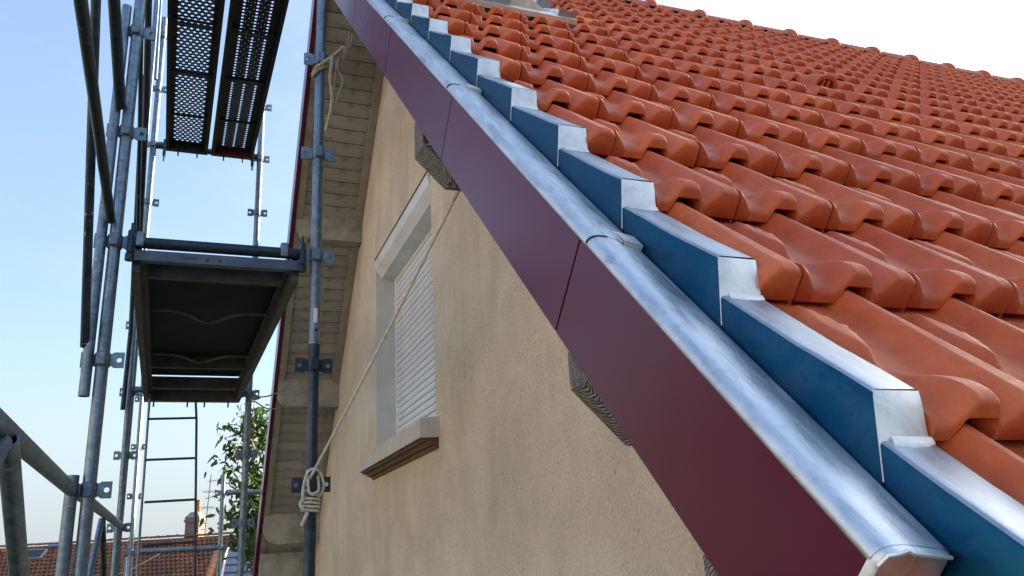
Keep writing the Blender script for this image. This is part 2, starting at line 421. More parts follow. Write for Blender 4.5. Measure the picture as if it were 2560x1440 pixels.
# window: roller box, shutter slats, frame, sill
win = MB().box((.595, OY0, OZ0), (.62, OY1, OZ1)).build('window', M['black'], house, False)
for y in (OY0, OY1 - .045):
    MB().bbox((.545, y + .002, OZ0), (.593, y + .043, 1.9), .004).build('guide_rail', M['shutter'], win)
SHZ0, SHZ1, NSL = .60, 1.90, 29
pz = (SHZ1 - SHZ0) / NSL
slat_b = MB(); rows = []
for k in range(8):
    t = k / 7; rows.append([(.555 - .0075*math.sin(math.pi*t), OY0 + .035, t*(pz - .004)), (.555 - .0075*math.sin(math.pi*t), OY1 - .052, t*(pz - .004))])
slat_b.loft(rows); slat_me = slat_b.mesh('slat', M['shutter'], True, 60)
for k in range(NSL):
    o = bpy.data.objects.new('slat', slat_me); link(o, win); o.location = (random.uniform(-.0006, .0006), 0, SHZ0 + k*pz)
MB().box((.562, OY0 + .03, SHZ0), (.57, OY1 - .05, SHZ1)).build('shutter_backing', M['black'], win, False)
prof = [(.595, 2.055), (.412, 2.055), (.402, 2.045), (.396, 2.0), (.405, 1.955), (.450, 1.895), (.540, 1.885), (.595, 1.885)]
MB().prism(prof, 'y', OY0 + .004, OY1 - .004).build('roller_box', M['shutter'], win, True, 20)
MB().box((.394, OY0 + .004, 2.028), (.4015, OY1 - .004, 2.034)).build('box_seam', M['black'], win, False)
sp = [(.305, .490), (.305, .585), (.315, .592), (.56, .602), (.56, .50), (.41, .455), (.395, .452), (.385, .468), (.365, .470), (.355, .485), (.335, .488), (.325, .480)]
sill = MB().prism(sp[:5] + [(.56, .50), (.41, .492)], 'y', 3.35, 5.07).build('sill', M['concrete'], win, False)
MB().prism([(.312, .4895), (.41, .4895), (.41, .437), (.398, .437), (.388, .455), (.366, .457), (.356, .474), (.334, .476), (.325, .488)], 'y', 3.375, 5.05).build('moulding', M['mould'], sill, True, 30)

# purlins: weathered ends near, painted ones on the far slope
def purlin(y0, y1, zb, zt, x0, mat, ch=.1, rough=.0):
    outline = [(x0, zt), (x0, zb + ch), (x0 + ch, zb), (WX + .02, zb), (WX + .02, zt)]
    mb = MB(); mb.prism(outline, 'y', y0, y1); return mb
for (y0, y1, zb, zt) in ((1.575, 1.685, 1.07, 1.30), (.515, .625, .084, .25), (.165, .272, -.28, -.10)):
    purlin(y0, y1, zb, zt, -.125, None).build('purlin', m_endgrain('weathered_purlin_end', (y0+y1)/2 + .01, zb + .12), house, False)
for i, (y0, y1, zb, zt) in enumerate(((5.52, 5.64, 2.40, 2.6), (6.63, 6.75, 1.235, 1.48), (7.72, 7.84, .10, .38), (8.02, 8.2, -.36, .02))):
    mb = MB(); ch = (.09, .08, .10, .08)[i]; x0 = (-.12, -.12, -.12, -.12)[i]
    prof = [(x0, zt), (x0, zb + ch*1.1), (x0 + ch*.45, zb + ch*.35), (x0 + ch, zb), (WX + .02, zb), (WX + .02, zt)]
    mb.prism(prof, 'y', y0, y1).build('purlin', M['beam'], house, True, 25)

# soffit of the far slope: one object per board
def fs(x, t, n):                                             # far slope: t down the slope from the apex line, n above fascia foot
    return (x, APY + t*S2 + n*S2, 3.88 - t*S2 + n*S2)
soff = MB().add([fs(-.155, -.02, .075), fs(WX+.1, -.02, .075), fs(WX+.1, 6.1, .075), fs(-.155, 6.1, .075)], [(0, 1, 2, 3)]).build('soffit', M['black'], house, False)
rows = []
bw = .108
board_me = MB().bbox((-.14, .0025, .028), (WX, bw - .0025, .046), .003).mesh('soffit_board', M['board'], False)
Mfs = Matrix(((1, 0, 0, 0), (0, S2, S2, APY), (0, -S2, S2, 3.88), (0, 0, 0, 1)))
for k in range(56):
    o = bpy.data.objects.new('soffit_board', board_me); link(o, soff)
    o.matrix_local = Mfs @ Matrix.Translation((0, .02 + k*bw, random.uniform(-.002, .002)))
MB().bbox((WX - .062, 0, .006), (WX - .003, 6.05, .0285), .003, Mfs).build('wall_trim', M['trim'], soff, False)
MB().bbox((-.128, 0, .006), (-.072, 6.05, .0285), .003, Mfs).build('verge_trim', M['trim'], soff, False)
MB().add([sn(-.13, -.5, -.19), sn(WX+.1, -.5, -.19), sn(WX+.1, 5.7, -.19), sn(-.13, 5.7, -.19)], [(0, 1, 2, 3)]).build('near_soffit', M['trim'], house, False)

# verge boards: maroon coated panels with open joints
FX = -.162
fb = MB()
fb.hexa([sn(FX+.026, -.10, -.205), sn(FX+.03, -.10, -.205), sn(FX+.03, 5.70, -.205), sn(FX+.026, 5.70, -.205),
         sn(FX+.026, -.10, -.03), sn(FX+.03, -.10, -.03), sn(FX+.03, 5.75, -.03), sn(FX+.026, 5.75, -.03)])
fascia = fb.build('verge_board', M['black'], house, False)
def panel(poly_sn, parent, mirror=False):
    mb = MB(); n = len(poly_sn); pts = []
    for x in (FX, FX + .025):
        for s, q in poly_sn: pts.append(sn(x, s, q))
    return mb.add(pts, [tuple(range(n)), tuple(range(n, 2*n))] + [(i, (i+1) % n, n + (i+1) % n, n + i) for i in range(n)])
js = [-.118, .614, 1.562, 2.582, 3.602, 4.65]
NB, NT = -.219, -.030
g_ = .003
for a, b in zip(js[:-1], js[1:]):
    panel([(a+g_, NB), (b-g_, NB), (b-g_, NT), (a+g_, NT)], fascia).build('panel', M['maroon'], fascia, False)
sa = (APY - .31*.5 + .0)                                    # mitre at the apex
panel([(4.65+g_, NB), ((APY + 3.88)*S2, NB), ((APY + APY - .04)*S2, NT), (4.65+g_, NT)], fascia).build('panel', M['maroon'], fascia, False)
ffs = MB(); ffs.box((FX, 0, 0), (FX + .028, 6.0, .19), Mfs); farf = ffs.build('far_verge_board', M['maroon'], house, False)
MB().box((FX + .03, -.02, .1905), (-.06, 6.05, .20), Mfs).build('zinc_capping', M['zinc'], farf, False)

# roof deck
deck = MB()
deck.hexa([sn(-.05, -.62, -.17), sn(9.6, -.62, -.17), sn(9.6, 5.80, -.17), sn(-.05, 5.80, -.17),
           sn(-.05, -.62, -.045), sn(9.6, -.62, -.045), sn(9.6, 5.80, -.045), sn(-.05, 5.80, -.045)])
deck.box((-.10, -.05, .08), (9.6, 6.3, .20), Mfs)
roof = deck.build('roof', M['tile'], house, False)

# interlocking tiles, half bond
GAU, TW, X0 = .34, .2146, .1734
def tile_h(t, y):
    low = 1 - smooth01(.0, .10, y)
    yl = smooth01(.06, .32, y)
    h = .031*edge01(.655 + .175*yl, .83 + .07*yl, t) - .005*smooth01(.95, 1.0, t)
    h += (1 - smooth01(0, .11 + .05*low, t)) * (.009 + .021*low)
    yy = 1 - smooth01(.03, .120, y)                         # the nose swells towards the lower edge
    wd = .075 + .105*yy
    q = min(1, abs(t - .50)/wd)
    h += .033*(1 - edge01(.40, 1.0, q))*yy**.7
    hw = .150*max(0, 1 - abs(y - .225)/.100)                # diamond relief of the pan
    if hw > 0: h += .019*min(1, max(0, (hw - abs(t - .38))/.032))*min(1, hw/.05)
    if y < .022: h -= .013*(1 - math.sqrt(max(0, 1 - (1 - y/.022)**2)))
    return h
def nose_b(t): return 1 - smooth01(.105, .165, abs(t - .50))
def tile_mb(t0=0., t1=1., nx=60, ysub=1, fine=True):
    ylist = [0, .001, .003, .006, .010, .015, .022, .032, .045, .06, .075, .09, .105, .12, .135, .155, .175, .195, .225, .255, .275, .295, .315, .335, .36, .385] if fine else [0, .007, .02, .05, .08, .12, .17, .225, .28, .34, .385]
    mb = MB(); xs = [t0 + (t1 - t0)*i/nx for i in range(nx + 1)]
    rows = []
    top = lambda t, y: .023 + tile_h(t, y) - .036*y/.34
    und = [(t*(TW - .004) + .002, .05, -.003 + .0300*nose_b(t)) for t in xs]; rows.append(und)
    rows.append([(t*(TW - .004) + .002, .004, -.005 + .0300*nose_b(t)) for t in xs])
    rows.append([(t*(TW - .004) + .002, -.001, -.001 + .0300*nose_b(t)) for t in xs])
    for y in ylist: rows.append([(t*(TW - .004) + .002, y, top(t, y)) for t in xs])
    mb.loft(rows)
    for t in (t0, t1):                                      # side walls
        r = [[(t*(TW - .004) + .002, y, top(t, y)) for y in ylist], [(t*(TW - .004) + .002, y, top(t, y) - .026 - (.03 if t > .5 else .02)*(1 - smooth01(0, .06, y))) for y in ylist]]
        mb.loft(r)
    return mb
Mrs = Matrix(((1, 0, 0, 0), (0, S2, -S2, 0), (0, S2, S2, 0), (0, 0, 0, 1)))
tile_me = tile_mb().mesh('tile', M['tile'], True, 55)
cut_me = {}
lod = tile_mb(nx=20, fine=False)
cands = []
for i in range(-2, 17):
    off = X0 - (.5*TW if i % 2 else 0)
    k = 0; x = off - TW
    while x + TW < .03: x += TW
    while x < 9.5:
        if i == 16: pass
        xc, sc_ = x + TW/2, i*GAU + .17
        if not (.02 < xc < .90 and 3.25 < i*GAU + .12 < 4.15 and xc > .14):
            px, py, d = project(sn(xc, sc_, .02))
            vis = -120 < px < 2700 and -120 < py < 1600
            cands.append((0 if vis else 1, d if d > 0 else 99, i, x))
        x += TW
cands.sort()
rest = MB()
def tile_matrix(i, x):
    j = Matrix.Translation((random.uniform(-.0012, .0012), random.uniform(-.003, .003), random.uniform(-.0012, .0012)))
    rz = Matrix.Rotation(random.uniform(-.004, .004), 4, 'Z') @ Matrix.Rotation(random.uniform(-.004, .004), 4, 'Y')
    return Mrs @ Matrix.Translation((x, i*GAU + .008, 0)) @ j @ rz
for idx, (nv, d, i, x) in enumerate(cands):
    Mt = tile_matrix(i, x)
    if idx < 300:
        me = tile_me
        if x < .004:
            t0 = round((.0045 - x)/TW, 3)
            if t0 not in cut_me: cut_me[t0] = tile_mb(t0=t0, nx=max(12, int(60*(1-t0)))).mesh('cut_tile', M['tile'], True, 55)
            me = cut_me[t0]
        o = bpy.data.objects.new('tile', me); link(o, roof); o.matrix_local = Mt
    else:
        rest.add([Mt @ Vector(v) for v in lod.v], lod.f)
tag(rest.build('tile_field', M['tile'], roof, True, 38), kind='stuff')

# ridge tiles
RY, RZ = 4.10, 4.015
rb = MB(); rows = []
for (x, r) in ((0, .112), (.395, .118), (.396, .124), (.41, .137), (.435, .141), (.455, .137), (.468, .122), (.480, .115)):
    rows.append([(x, RY - r*math.cos(math.pi*k/14)*1.05, RZ + r*math.sin(math.pi*k/14) - .0) for k in range(15)])
rb.loft(rows); ridge_me = rb.mesh('ridge_tile', M['tile'], True, 50)
for k in range(20):
    o = bpy.data.objects.new('ridge_tile', ridge_me); link(o, roof); o.location = (2.02 - .435 + (k-4)*.465, random.uniform(-.004, .004), random.uniform(-.003, .003))

MB().hexa([sn(-.05, 5.63, .0), sn(9.5, 5.63, .0), sn(9.5, 5.70, .0), sn(-.05, 5.70, .0), sn(-.05, 5.63, .040), sn(9.5, 5.63, .040), sn(9.5, 5.70, .040), sn(-.05, 5.70, .040)]).build('ridge_shadow_strip', M['black'], roof, False)  # black strip standing for the shadow gap under the ridge caps
# vent tile with an arched hood
VX, VS_ = 1.815, 2.555
vt = MB(); rows = []
for t in range(9):
    y = .24*t/8; f = (1 - (t/8)**1.5); hw, hh = .064*(.35 + .65*f), .066*f + .002
    rows.append([(VX + hw*math.cos(math.pi*k/14), 0, 0) if False else (VX + hw*math.cos(math.pi*k/14), VS_ + y, .022 + hh*math.sin(math.pi*k/14)**.8) for k in range(15)])
rows = [[sn(p[0], p[1], p[2]) for p in r] for r in rows]
inner = [sn(VX + .050*math.cos(math.pi*k/14), VS_, .022 + .051*math.sin(math.pi*k/14)**.8) for k in range(15)]
deep = [sn(VX + .050*math.cos(math.pi*k/14), VS_ + .05, .022 + .045*math.sin(math.pi*k/14)**.8) for k in range(15)]
vt.loft([deep, inner] + rows)
vent = vt.build('vent_tile', M['tile'], roof, True, 40)
for dx in (-.017, .017):
    MB().hexa([sn(VX+dx-.007, VS_+.006, .015), sn(VX+dx+.007, VS_+.006, .015), sn(VX+dx+.007, VS_+.02, .015), sn(VX+dx-.007, VS_+.02, .015),
               sn(VX+dx*.8-.006, VS_+.006, .066), sn(VX+dx*.8+.006, VS_+.006, .066), sn(VX+dx*.8+.006, VS_+.02, .066), sn(VX+dx*.8-.006, VS_+.02, .066)]).build('grille_bar', M['tile'], vent, False)
MB().add([sn(VX + .052*math.cos(math.pi*k/14), VS_ + .045, .022 + .052*math.sin(math.pi*k/14)) for k in range(15)], [tuple(range(15))]).build('vent_opening', M['black'], vent, False)

# stepped zinc verge flashing
def xo(n): return -.0655 + .147*n                            # outer face leans in slightly
flash = MB()
flash.add([sn(-.064, -.62, -.07), sn(-.064, 5.76, -.07), sn(-.064, 5.76, -.005), sn(-.064, -.62, -.005)], [(0, 1, 2, 3)])
flash = flash.build('verge_flashing', M['zinc'], house, False)
for i in range(-1, 17):
    c = i*GAU - .003 + random.uniform(-.005, .005) + (.012 if i == 0 else 0)
    h0 = .041 + random.uniform(-.003, .003); h1 = .0005; e = .0055; s1 = (i+1)*GAU + .012
    mb = MB()
    def prof_(h, out):
        return [(xo(-.058) - out, -.058), (xo(-.02) - out, -.02), (xo(h - e) - out, h - e), (xo(h) + e*.12 - out, h - e*.5), (xo(h) + e*.5 - out, h - e*.12), (xo(h) + e - out, h), (xo(h) + 2*e, h),
                (.004 - e, h + .0005), (.004 - e*.3, h - e*.3), (.004, h - e), (.0005, -.014)]
    rows = []
    for t in (0, .05, .2, .45, .75, 1.0):
        h = h0 + (h1 - h0)*t + .0007*math.sin(t*9 + i)
        rows.append([sn(x, (c + n)*(1 - t) + s1*t, n) for x, n in prof_(h, .0022*(1 - t))])   # plumb front, square tail
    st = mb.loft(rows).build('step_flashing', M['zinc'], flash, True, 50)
    st.data.materials.append(M['zinc_shaded'])
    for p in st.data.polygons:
        if p.normal.x < -.8: p.material_index = 1  # outer side faces get the zinc copy with shade in its colour
    fr = MB(); rows = []                                     # soldered front of the step
    for n, d in ((h0 - .0008, .0), (h0 - .006, .003), (.026, .0045), (.009, .006), (-.03, .008)):
        a, b = xo(n) - .0012, (.0035 if n > .02 else .0025)
        rows.append([sn(a, c + n + .001, n), sn(a + .006, c + n - d*.6, n), sn(a + .024, c + n - d, n), sn(b - .014, c + n - d, n), sn(b, c + n - d*.3, n)])
    fr.loft(rows)
    hb = h1 + (h0 - h1)*.05
    fr.loft([[sn(-.055, c - .002, hb + .005), sn(-.036, c - .004, hb + .006), sn(-.012, c - .004, hb + .006), sn(.002, c - .002, hb + .004)],
             [sn(-.057, c - .010, hb + .0018), sn(-.036, c - .015, hb + .0022), sn(-.012, c - .014, hb + .002), sn(.002, c - .009, hb + .0012)],
             [sn(-.057, c - .014, hb - .004), sn(-.036, c - .019, hb - .004), sn(-.012, c - .018, hb - .004), sn(.002, c - .012, hb - .004)]])
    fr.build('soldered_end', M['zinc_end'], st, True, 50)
# zinc roll capping along the verge, joints with clips
CAPP = [(-.1632, -.0400), (-.1655, -.0375), (-.1668, -.0335), (-.1655, -.0285), (-.1615, -.0240), (-.1560, -.0212), (-.1490, -.0198), (-.140, -.0198), (-.133, -.0204), (-.080, -.0300), (-.0740, -.0335), (-.0700, -.055)]
def cap_sec(s, g=0.):
    c = (-.13, -.035)
    return [sn(c[0] + (x - c[0])*(1 + g*.9), s, c[1] + (n - c[1])*(1 + g)) if k < 9 else sn(x, s, n + g*.03) for k, (x, n) in enumerate(CAPP)]
cj = [-.115, .600, 1.635, 2.745, 3.85, 4.9, 5.72]
for a, b in zip(cj[:-1], cj[1:]):
    rows = [cap_sec(a - .02 if a > 0 else a, .030)] + [cap_sec(a - .02 + (b - a + .03)*t, .028*(1 - t) + random.uniform(-.003, .003)) for t in (.03, .3, .6, .9)] + [cap_sec(b + .015, -.01)]
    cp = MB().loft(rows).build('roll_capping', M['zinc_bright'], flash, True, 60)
    if a > 0:
        c = a - .02; k = MB()
        for (x0, x1, n0, n1, d0, d1) in ((-.110, -.073, -.0240, -.0205, -.012, .030), (-.108, -.074, -.0195, -.0165, -.016, .018), (-.108, -.074, -.0260, -.0165, -.019, -.0165)):
            k.hexa([sn(x0, c+d0, n0), sn(x1, c+d0, n0-.006), sn(x1, c+d1, n0-.006), sn(x0, c+d1, n0), sn(x0, c+d0, n1), sn(x1, c+d0, n1-.006), sn(x1, c+d1, n1-.006), sn(x0, c+d1, n1)])
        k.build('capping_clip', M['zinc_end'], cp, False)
        sl = MB(); ring = [Vector(p) for p in cap_sec(a - .0215, .045)[2:9]]
        sl.tube([tuple(p) for p in ring], .0013, 6).build('joint_line', M['black'], cp)
ec = MB(); ep = [(x, n) for x, n in CAPP[2:10]] + [(-.073, -.24), (-.168, -.24)]
rows = []
for d, g in ((-.112, 1.0), (-.120, 1.0), (-.124, .93)):
    rows.append([sn(-.13 + (x + .13)*g, d, -.05 + (n + .05)*g) for x, n in ep])
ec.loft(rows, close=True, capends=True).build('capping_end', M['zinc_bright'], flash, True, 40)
for k, (xa, xb) in enumerate(((-.172, -.088),)):
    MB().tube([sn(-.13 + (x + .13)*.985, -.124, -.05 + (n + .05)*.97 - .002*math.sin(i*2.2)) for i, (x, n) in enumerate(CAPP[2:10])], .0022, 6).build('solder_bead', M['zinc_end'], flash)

# zinc chimney flashing near the ridge
cf = MB()
cf.hexa([sn(.13, 3.34, .0), sn(.52, 3.34, .0), sn(.52, 4.1, .0), sn(.13, 4.1, .0), sn(.13, 3.26, .40), sn(.52, 3.26, .40), sn(.52, 3.85, .62), sn(.13, 3.85, .62)])
chim = cf.build('chimney_curb', M['zinc'], house, False)
MB().hexa([sn(.10, 3.285, .022), sn(.86, 3.285, .022), sn(.86, 3.36, .022), sn(.10, 3.36, .022), sn(.10, 3.285, .045), sn(.86, 3.285, .045), sn(.86, 3.36, .05), sn(.10, 3.36, .05)]).build('apron', M['zinc_end'], chim, False)
MB().hexa([sn(.522, 3.362, .012), sn(.76, 3.362, .012), sn(.76, 4.1, .012), sn(.522, 4.1, .012), sn(.522, 3.362, .14), sn(.76, 3.362, .034), sn(.76, 4.1, .034), sn(.522, 4.1, .14)]).build('side_flashing', M['zinc_end'], chim, False)
for a in (3.31, 3.65, 3.99):
    MB().hexa([sn(.762, a, .0), sn(.86, a, .0), sn(.86, a + .36, .0), sn(.762, a + .36, .0), sn(.762, a, .075), sn(.86, a, .075), sn(.86, a + .36, .03), sn(.762, a + .36, .03)]).build('step_flashing', M['zinc'], chim, False)

# ------------------------------------------------------------------ scaffold
def SX(y, inner): return (-.30 - .037*(y - 2.8)) if inner else (-1.115 - .034*(y - 2.8))
scaf = thing('scaffold', (-.75, 4.3, GZ), 'galvanised steel tube scaffold along the gable wall', 'scaffold')
TR = .0242
def lug_mb():
    mb = MB()
    for sx in (-1, 1):
        x0, x1 = sx*.026, sx*.078
        # plate with a round hole
        c = ((x0 + x1)/2 + sx*.008, 0); r = .010; n = 12
        hole = [(c[0] + r*math.cos(2*math.pi*k/n), r*math.sin(2*math.pi*k/n)) for k in range(n)]
        def onrect(k):
            a = 2*math.pi*k/n; dx, dz = math.cos(a), math.sin(a)
            hx1, hz = max(x0, x1) - c[0], .031; hx0 = c[0] - min(x0, x1)
            t = min((hx1/dx if dx > 1e-9 else (hx0/-dx if dx < -1e-9 else 9)), hz/abs(dz) if abs(dz) > 1e-9 else 9)
            return (c[0] + dx*t, dz*t)
        rect = [onrect(k) for k in range(n)]
        for k in range(n): pass
        for yy in (-.0045, .0045):
            o = len(mb.v); mb.v += [(p[0], yy, p[1]) for p in hole] + [(p[0], yy, p[1]) for p in rect]
            for k in range(n):
                k2 = (k+1) % n; mb.f.append((o+k, o+k2, o+n+k2, o+n+k))
        o1, o0 = o, o - 2*n
        for k in range(n):
            k2 = (k+1) % n
            mb.f.append((o0+k, o0+k2, o1+k2, o1+k)); mb.f.append((o0+n+k, o0+n+k2, o1+n+k2, o1+n+k))
    for sy in (-1, 1):
        mb.bbox((-.018, min(sy*.022, sy*.044), -.027), (.018, max(sy*.022, sy*.044), .027), .005)
    mb.tube([(0, 0, -.026), (0, 0, .026)], .0295, 16)
    return mb
collar_me = lug_mb().mesh('collar', M['galv'], True, 40)
collar_dk = lug_mb().mesh('collar', M['galv_dark'], True, 40)
def post(x, y, z0, z1, clamps, me=collar_me, mat=None, lean=(0, 0)):
    p = MB().tube([(x, y, z0), (x + lean[0]*.5, y, (z0+z1)/2), (x + lean[0], y + lean[1], z1)], TR, 18, rin=.0205).build('post', mat or M['galv'], scaf)
    for z in clamps:
        o = bpy.data.objects.new('collar', me); link(o, p)
        o.location = (x + lean[0]*(z - z0)/(z1 - z0), y, z); o.rotation_euler = (0, 0, random.uniform(-.08, .08))
    return p
lev = [-1.78, -1.28, -.78, -.28, .22, .72, 1.22, 1.73, 2.24]
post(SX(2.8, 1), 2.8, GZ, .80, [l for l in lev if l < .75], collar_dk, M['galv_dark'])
post(SX(2.8, 1), 2.8, .80, 4.9, [1.22, 1.73, 2.24, 2.74, 3.2])
post(SX(2.8, 0), 2.8, GZ, 4.9, lev + [2.74, 3.2])
post(SX(5.8, 1), 5.8, GZ, 3.74, lev[:6] + [1.18, 1.69, 2.20, 2.70, 3.20, 3.70])
post(SX(5.8, 0) - .0, 5.8, GZ, 4.44, lev[:6] + [1.18, 1.69, 2.20, 2.71, 3.22, 3.74, 4.26], lean=(-.03, 0))
post(SX(8.8, 1) + .04, 8.8, GZ, .88, [-.33, .12, .68])
post(SX(8.8, 0) + .04, 8.8, GZ, 3.2, [.12, .67, 1.18, 1.69, 2.2, 2.7], lean=(-.09, 0))
post(SX(-.2, 0), -.2, GZ, 3.2, lev)
# guard frames: upright leg beside the post, rail and struts
def gtube(pts, mat=None, r=.0195, name='guard_tube', open_=True):
    return MB().tube(pts, r, 14, rin=r*.82 if open_ else None).build(name, mat or M['galv'], scaf)
xl = -1.166
gtube([(xl, 2.79, .573), (xl, 2.79, 2.36)], r=.0205, name='guard_leg')
gtube([(-1.172, 2.79, GZ+3), (-1.172, 2.79, .275)], r=.0225, name='guard_leg')
gtube([(-1.172, 2.80, .222), (-1.10, -.15, .245)], r=.0242, name='guard_rail', open_=False)
gtube([(-1.225, 5.74, .235), (-1.178, 2.86, .232)], r=.0242, name='guard_rail', open_=False)
gtube([(-1.235, 5.72, GZ+3), (-1.235, 5.72, .28)], r=.0225, name='guard_leg')
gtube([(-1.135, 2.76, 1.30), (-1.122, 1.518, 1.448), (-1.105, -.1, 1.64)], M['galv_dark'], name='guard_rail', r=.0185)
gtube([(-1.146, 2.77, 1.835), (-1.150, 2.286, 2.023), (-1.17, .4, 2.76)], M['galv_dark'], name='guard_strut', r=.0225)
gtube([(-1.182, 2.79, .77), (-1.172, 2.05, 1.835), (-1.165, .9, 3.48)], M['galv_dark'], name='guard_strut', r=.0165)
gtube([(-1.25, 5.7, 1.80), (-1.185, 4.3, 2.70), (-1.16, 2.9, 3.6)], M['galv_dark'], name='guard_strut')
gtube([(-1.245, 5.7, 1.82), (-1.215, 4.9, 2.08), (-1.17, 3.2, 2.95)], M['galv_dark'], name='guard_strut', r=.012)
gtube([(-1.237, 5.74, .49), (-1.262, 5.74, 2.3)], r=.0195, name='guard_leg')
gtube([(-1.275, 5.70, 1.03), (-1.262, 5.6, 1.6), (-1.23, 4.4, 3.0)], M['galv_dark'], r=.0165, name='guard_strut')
gtube([(-1.300, 5.75, 3.06), (-1.330, 5.75, 5.0)], r=.0165, name='guard_leg')
gtube([(-1.292, 5.74, 3.28), (-1.30, 5.70, 4.4), (-1.31, 5.5, 5.2)], r=.0105, name='guard_strut')
gtube([(-1.268, 5.75, 3.80), (-1.30, 5.75, 5.0)], r=.0135, name='guard_strut')
gtube([(-1.345, 8.75, .45), (-1.37, 8.75, 2.3)], r=.0195, name='guard_leg')
gtube([(-1.31, 8.6, 1.7), (-1.30, 8.2, 2.2), (-1.24, 5.9, 2.5)], r=.0135, name='guard_strut')
# struts hanging from the low rails
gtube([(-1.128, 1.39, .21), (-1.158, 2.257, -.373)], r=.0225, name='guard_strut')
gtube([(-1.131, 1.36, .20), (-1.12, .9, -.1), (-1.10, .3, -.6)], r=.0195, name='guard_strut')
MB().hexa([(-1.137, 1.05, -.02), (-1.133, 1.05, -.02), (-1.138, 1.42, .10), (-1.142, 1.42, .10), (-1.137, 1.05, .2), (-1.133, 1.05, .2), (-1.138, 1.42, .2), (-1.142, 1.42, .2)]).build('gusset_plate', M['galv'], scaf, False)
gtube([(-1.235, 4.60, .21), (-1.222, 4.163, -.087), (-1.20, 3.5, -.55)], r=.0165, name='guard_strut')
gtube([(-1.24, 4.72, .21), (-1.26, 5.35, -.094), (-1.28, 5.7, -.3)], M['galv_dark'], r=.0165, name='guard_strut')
# transoms and brackets
def transom(y, z, x0, x1, mat=None, r=TR):
    return MB().tube([(x0, y, z), (x1, y, z)], r, 16).build('transom', mat or M['galv'], scaf)
transom(2.80, 1.225, SX(2.8, 0) + .075, SX(2.8, 1) - .075, M['galv_dark'])
for x in (SX(2.8, 0) + .06, SX(2.8, 1) - .06):
    MB().bbox((x - .012, 2.765, 1.165), (x + .012, 2.835, 1.27), .006).tube([(x, 2.80, 1.27), (x, 2.80, 1.31)], .006, 8).tube([(x, 2.79, 1.14), (x, 2.79, 1.17)], .018, 10).build('wedge_head', M['galv_dark'], scaf)
transom(5.8, 1.20, SX(5.8, 0), SX(5.8, 1)); transom(5.8, 3.215, SX(5.8, 0) - .03, SX(5.8, 1), M['galv_dark'])
transom(2.8, 3.215, SX(2.8, 0), SX(2.8, 1))
transom(8.8, .115, -1.27, -.44); transom(5.8, -.78, SX(5.8, 0), SX(5.8, 1)); transom(2.8, -.78, SX(2.8, 0), SX(2.8, 1))
transom(8.8, .68, -.43, .30)
gtube([(-1.36, 8.5, .06), (-1.33, 8.3, -.6), (-1.30, 7.9, -2.0)], M['galv'], r=.014, name='brace')
for x in (SX(5.8, 0) + .06, SX(5.8, 1) - .06):
    MB().bbox((x - .012, 5.765, 3.13), (x + .012, 5.835, 3.27), .006).tube([(x, 5.79, 3.08), (x, 5.79, 3.14)], .007, 8).build('wedge_head', M['galv_dark'], scaf)
MB().add([(-1.1905, 2.7765, 1.565), (-1.178, 2.772, 1.565), (-1.178, 2.772, 1.612), (-1.1905, 2.7765, 1.612)], [(0, 1, 2, 3)]).build('red_sticker', M['redsticker'], scaf, False)
st = MB(); rows = []
for z in (.905, .97): rows.append([(SX(2.8, 1) + (TR+.0006)*math.sin(a), 2.8 - (TR+.0006)*math.cos(a), z) for a in (-.35, -.1, .15, .38)])
st.loft(rows).build('white_sticker', M['white'], scaf)
MB().tube([(SX(2.8, 1) + .004, 2.8 - TR - .0005, .872), (SX(2.8, 1) + .004, 2.8 - TR + .003, .872)], .0075, 12).build('pin_hole', M['black'], scaf)
MB().tube([(SX(2.8, 1), 2.8, .775), (SX(2.8, 1), 2.8, .812)], [.0275, .0265], 18).build('spigot_collar', M['galv_dark'], scaf)

# lower platform: framed deck with a hatch
plat = thing('scaffold_platform', (-.75, 4.3, 1.16), 'framed scaffold platform with dark plywood deck seen from below', 'platform')
def pm(u, y, z): 
    a, b = SX(y, 0) + .055, SX(y, 1) - .055
    return (a + (b - a)*u, y, z)
def beam(u0, u1, y0, y1, z0, z1, name, mat, parent=plat):
    return MB().hexa([pm(u0, y0, z0), pm(u1, y0, z0), pm(u1, y1, z0), pm(u0, y1, z0), pm(u0, y0, z1), pm(u1, y0, z1), pm(u1, y1, z1), pm(u0, y1, z1)]).build(name, mat, parent, False)
beam(.02, .065, 2.83, 5.76, 1.105, 1.235, 'side_rail', M['alu']); beam(.935, .98, 2.83, 5.76, 1.105, 1.235, 'side_rail', M['alu'])
beam(.066, .10, 2.83, 5.76, 1.165, 1.178, 'side_flange', M['alu']); beam(.90, .934, 2.83, 5.76, 1.165, 1.178, 'side_flange', M['alu'])
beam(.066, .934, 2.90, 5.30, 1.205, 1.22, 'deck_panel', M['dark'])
eb = beam(.03, .97, 2.79, 2.83, 1.145, 1.190, 'end_beam', M['alu_grey'])
beam(.102, .898, 2.955, 2.99, 1.13, 1.20, 'cross_beam', M['alu'])
beam(.102, .898, 4.72, 4.755, 1.13, 1.20, 'cross_beam', M['alu'])
beam(.102, .898, 5.32, 5.38, 1.12, 1.20, 'hatch_edge', M['alu']); beam(.03, .97, 5.70, 5.76, 1.10, 1.20, 'end_beam', M['alu'])
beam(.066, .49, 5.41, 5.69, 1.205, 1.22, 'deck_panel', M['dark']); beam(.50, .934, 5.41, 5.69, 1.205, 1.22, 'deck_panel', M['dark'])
for yc in (3.50, 4.42):
    pts = []
    for k in range(25):
        u = .10 + .80*k/24; q = math.exp(-((u - .5)/.13)**2); pts.append(pm(u, yc + .19*q - .03, 1.135))
    MB().tube(pts, .009, 10).build('bent_stiffener', M['alu'], plat)
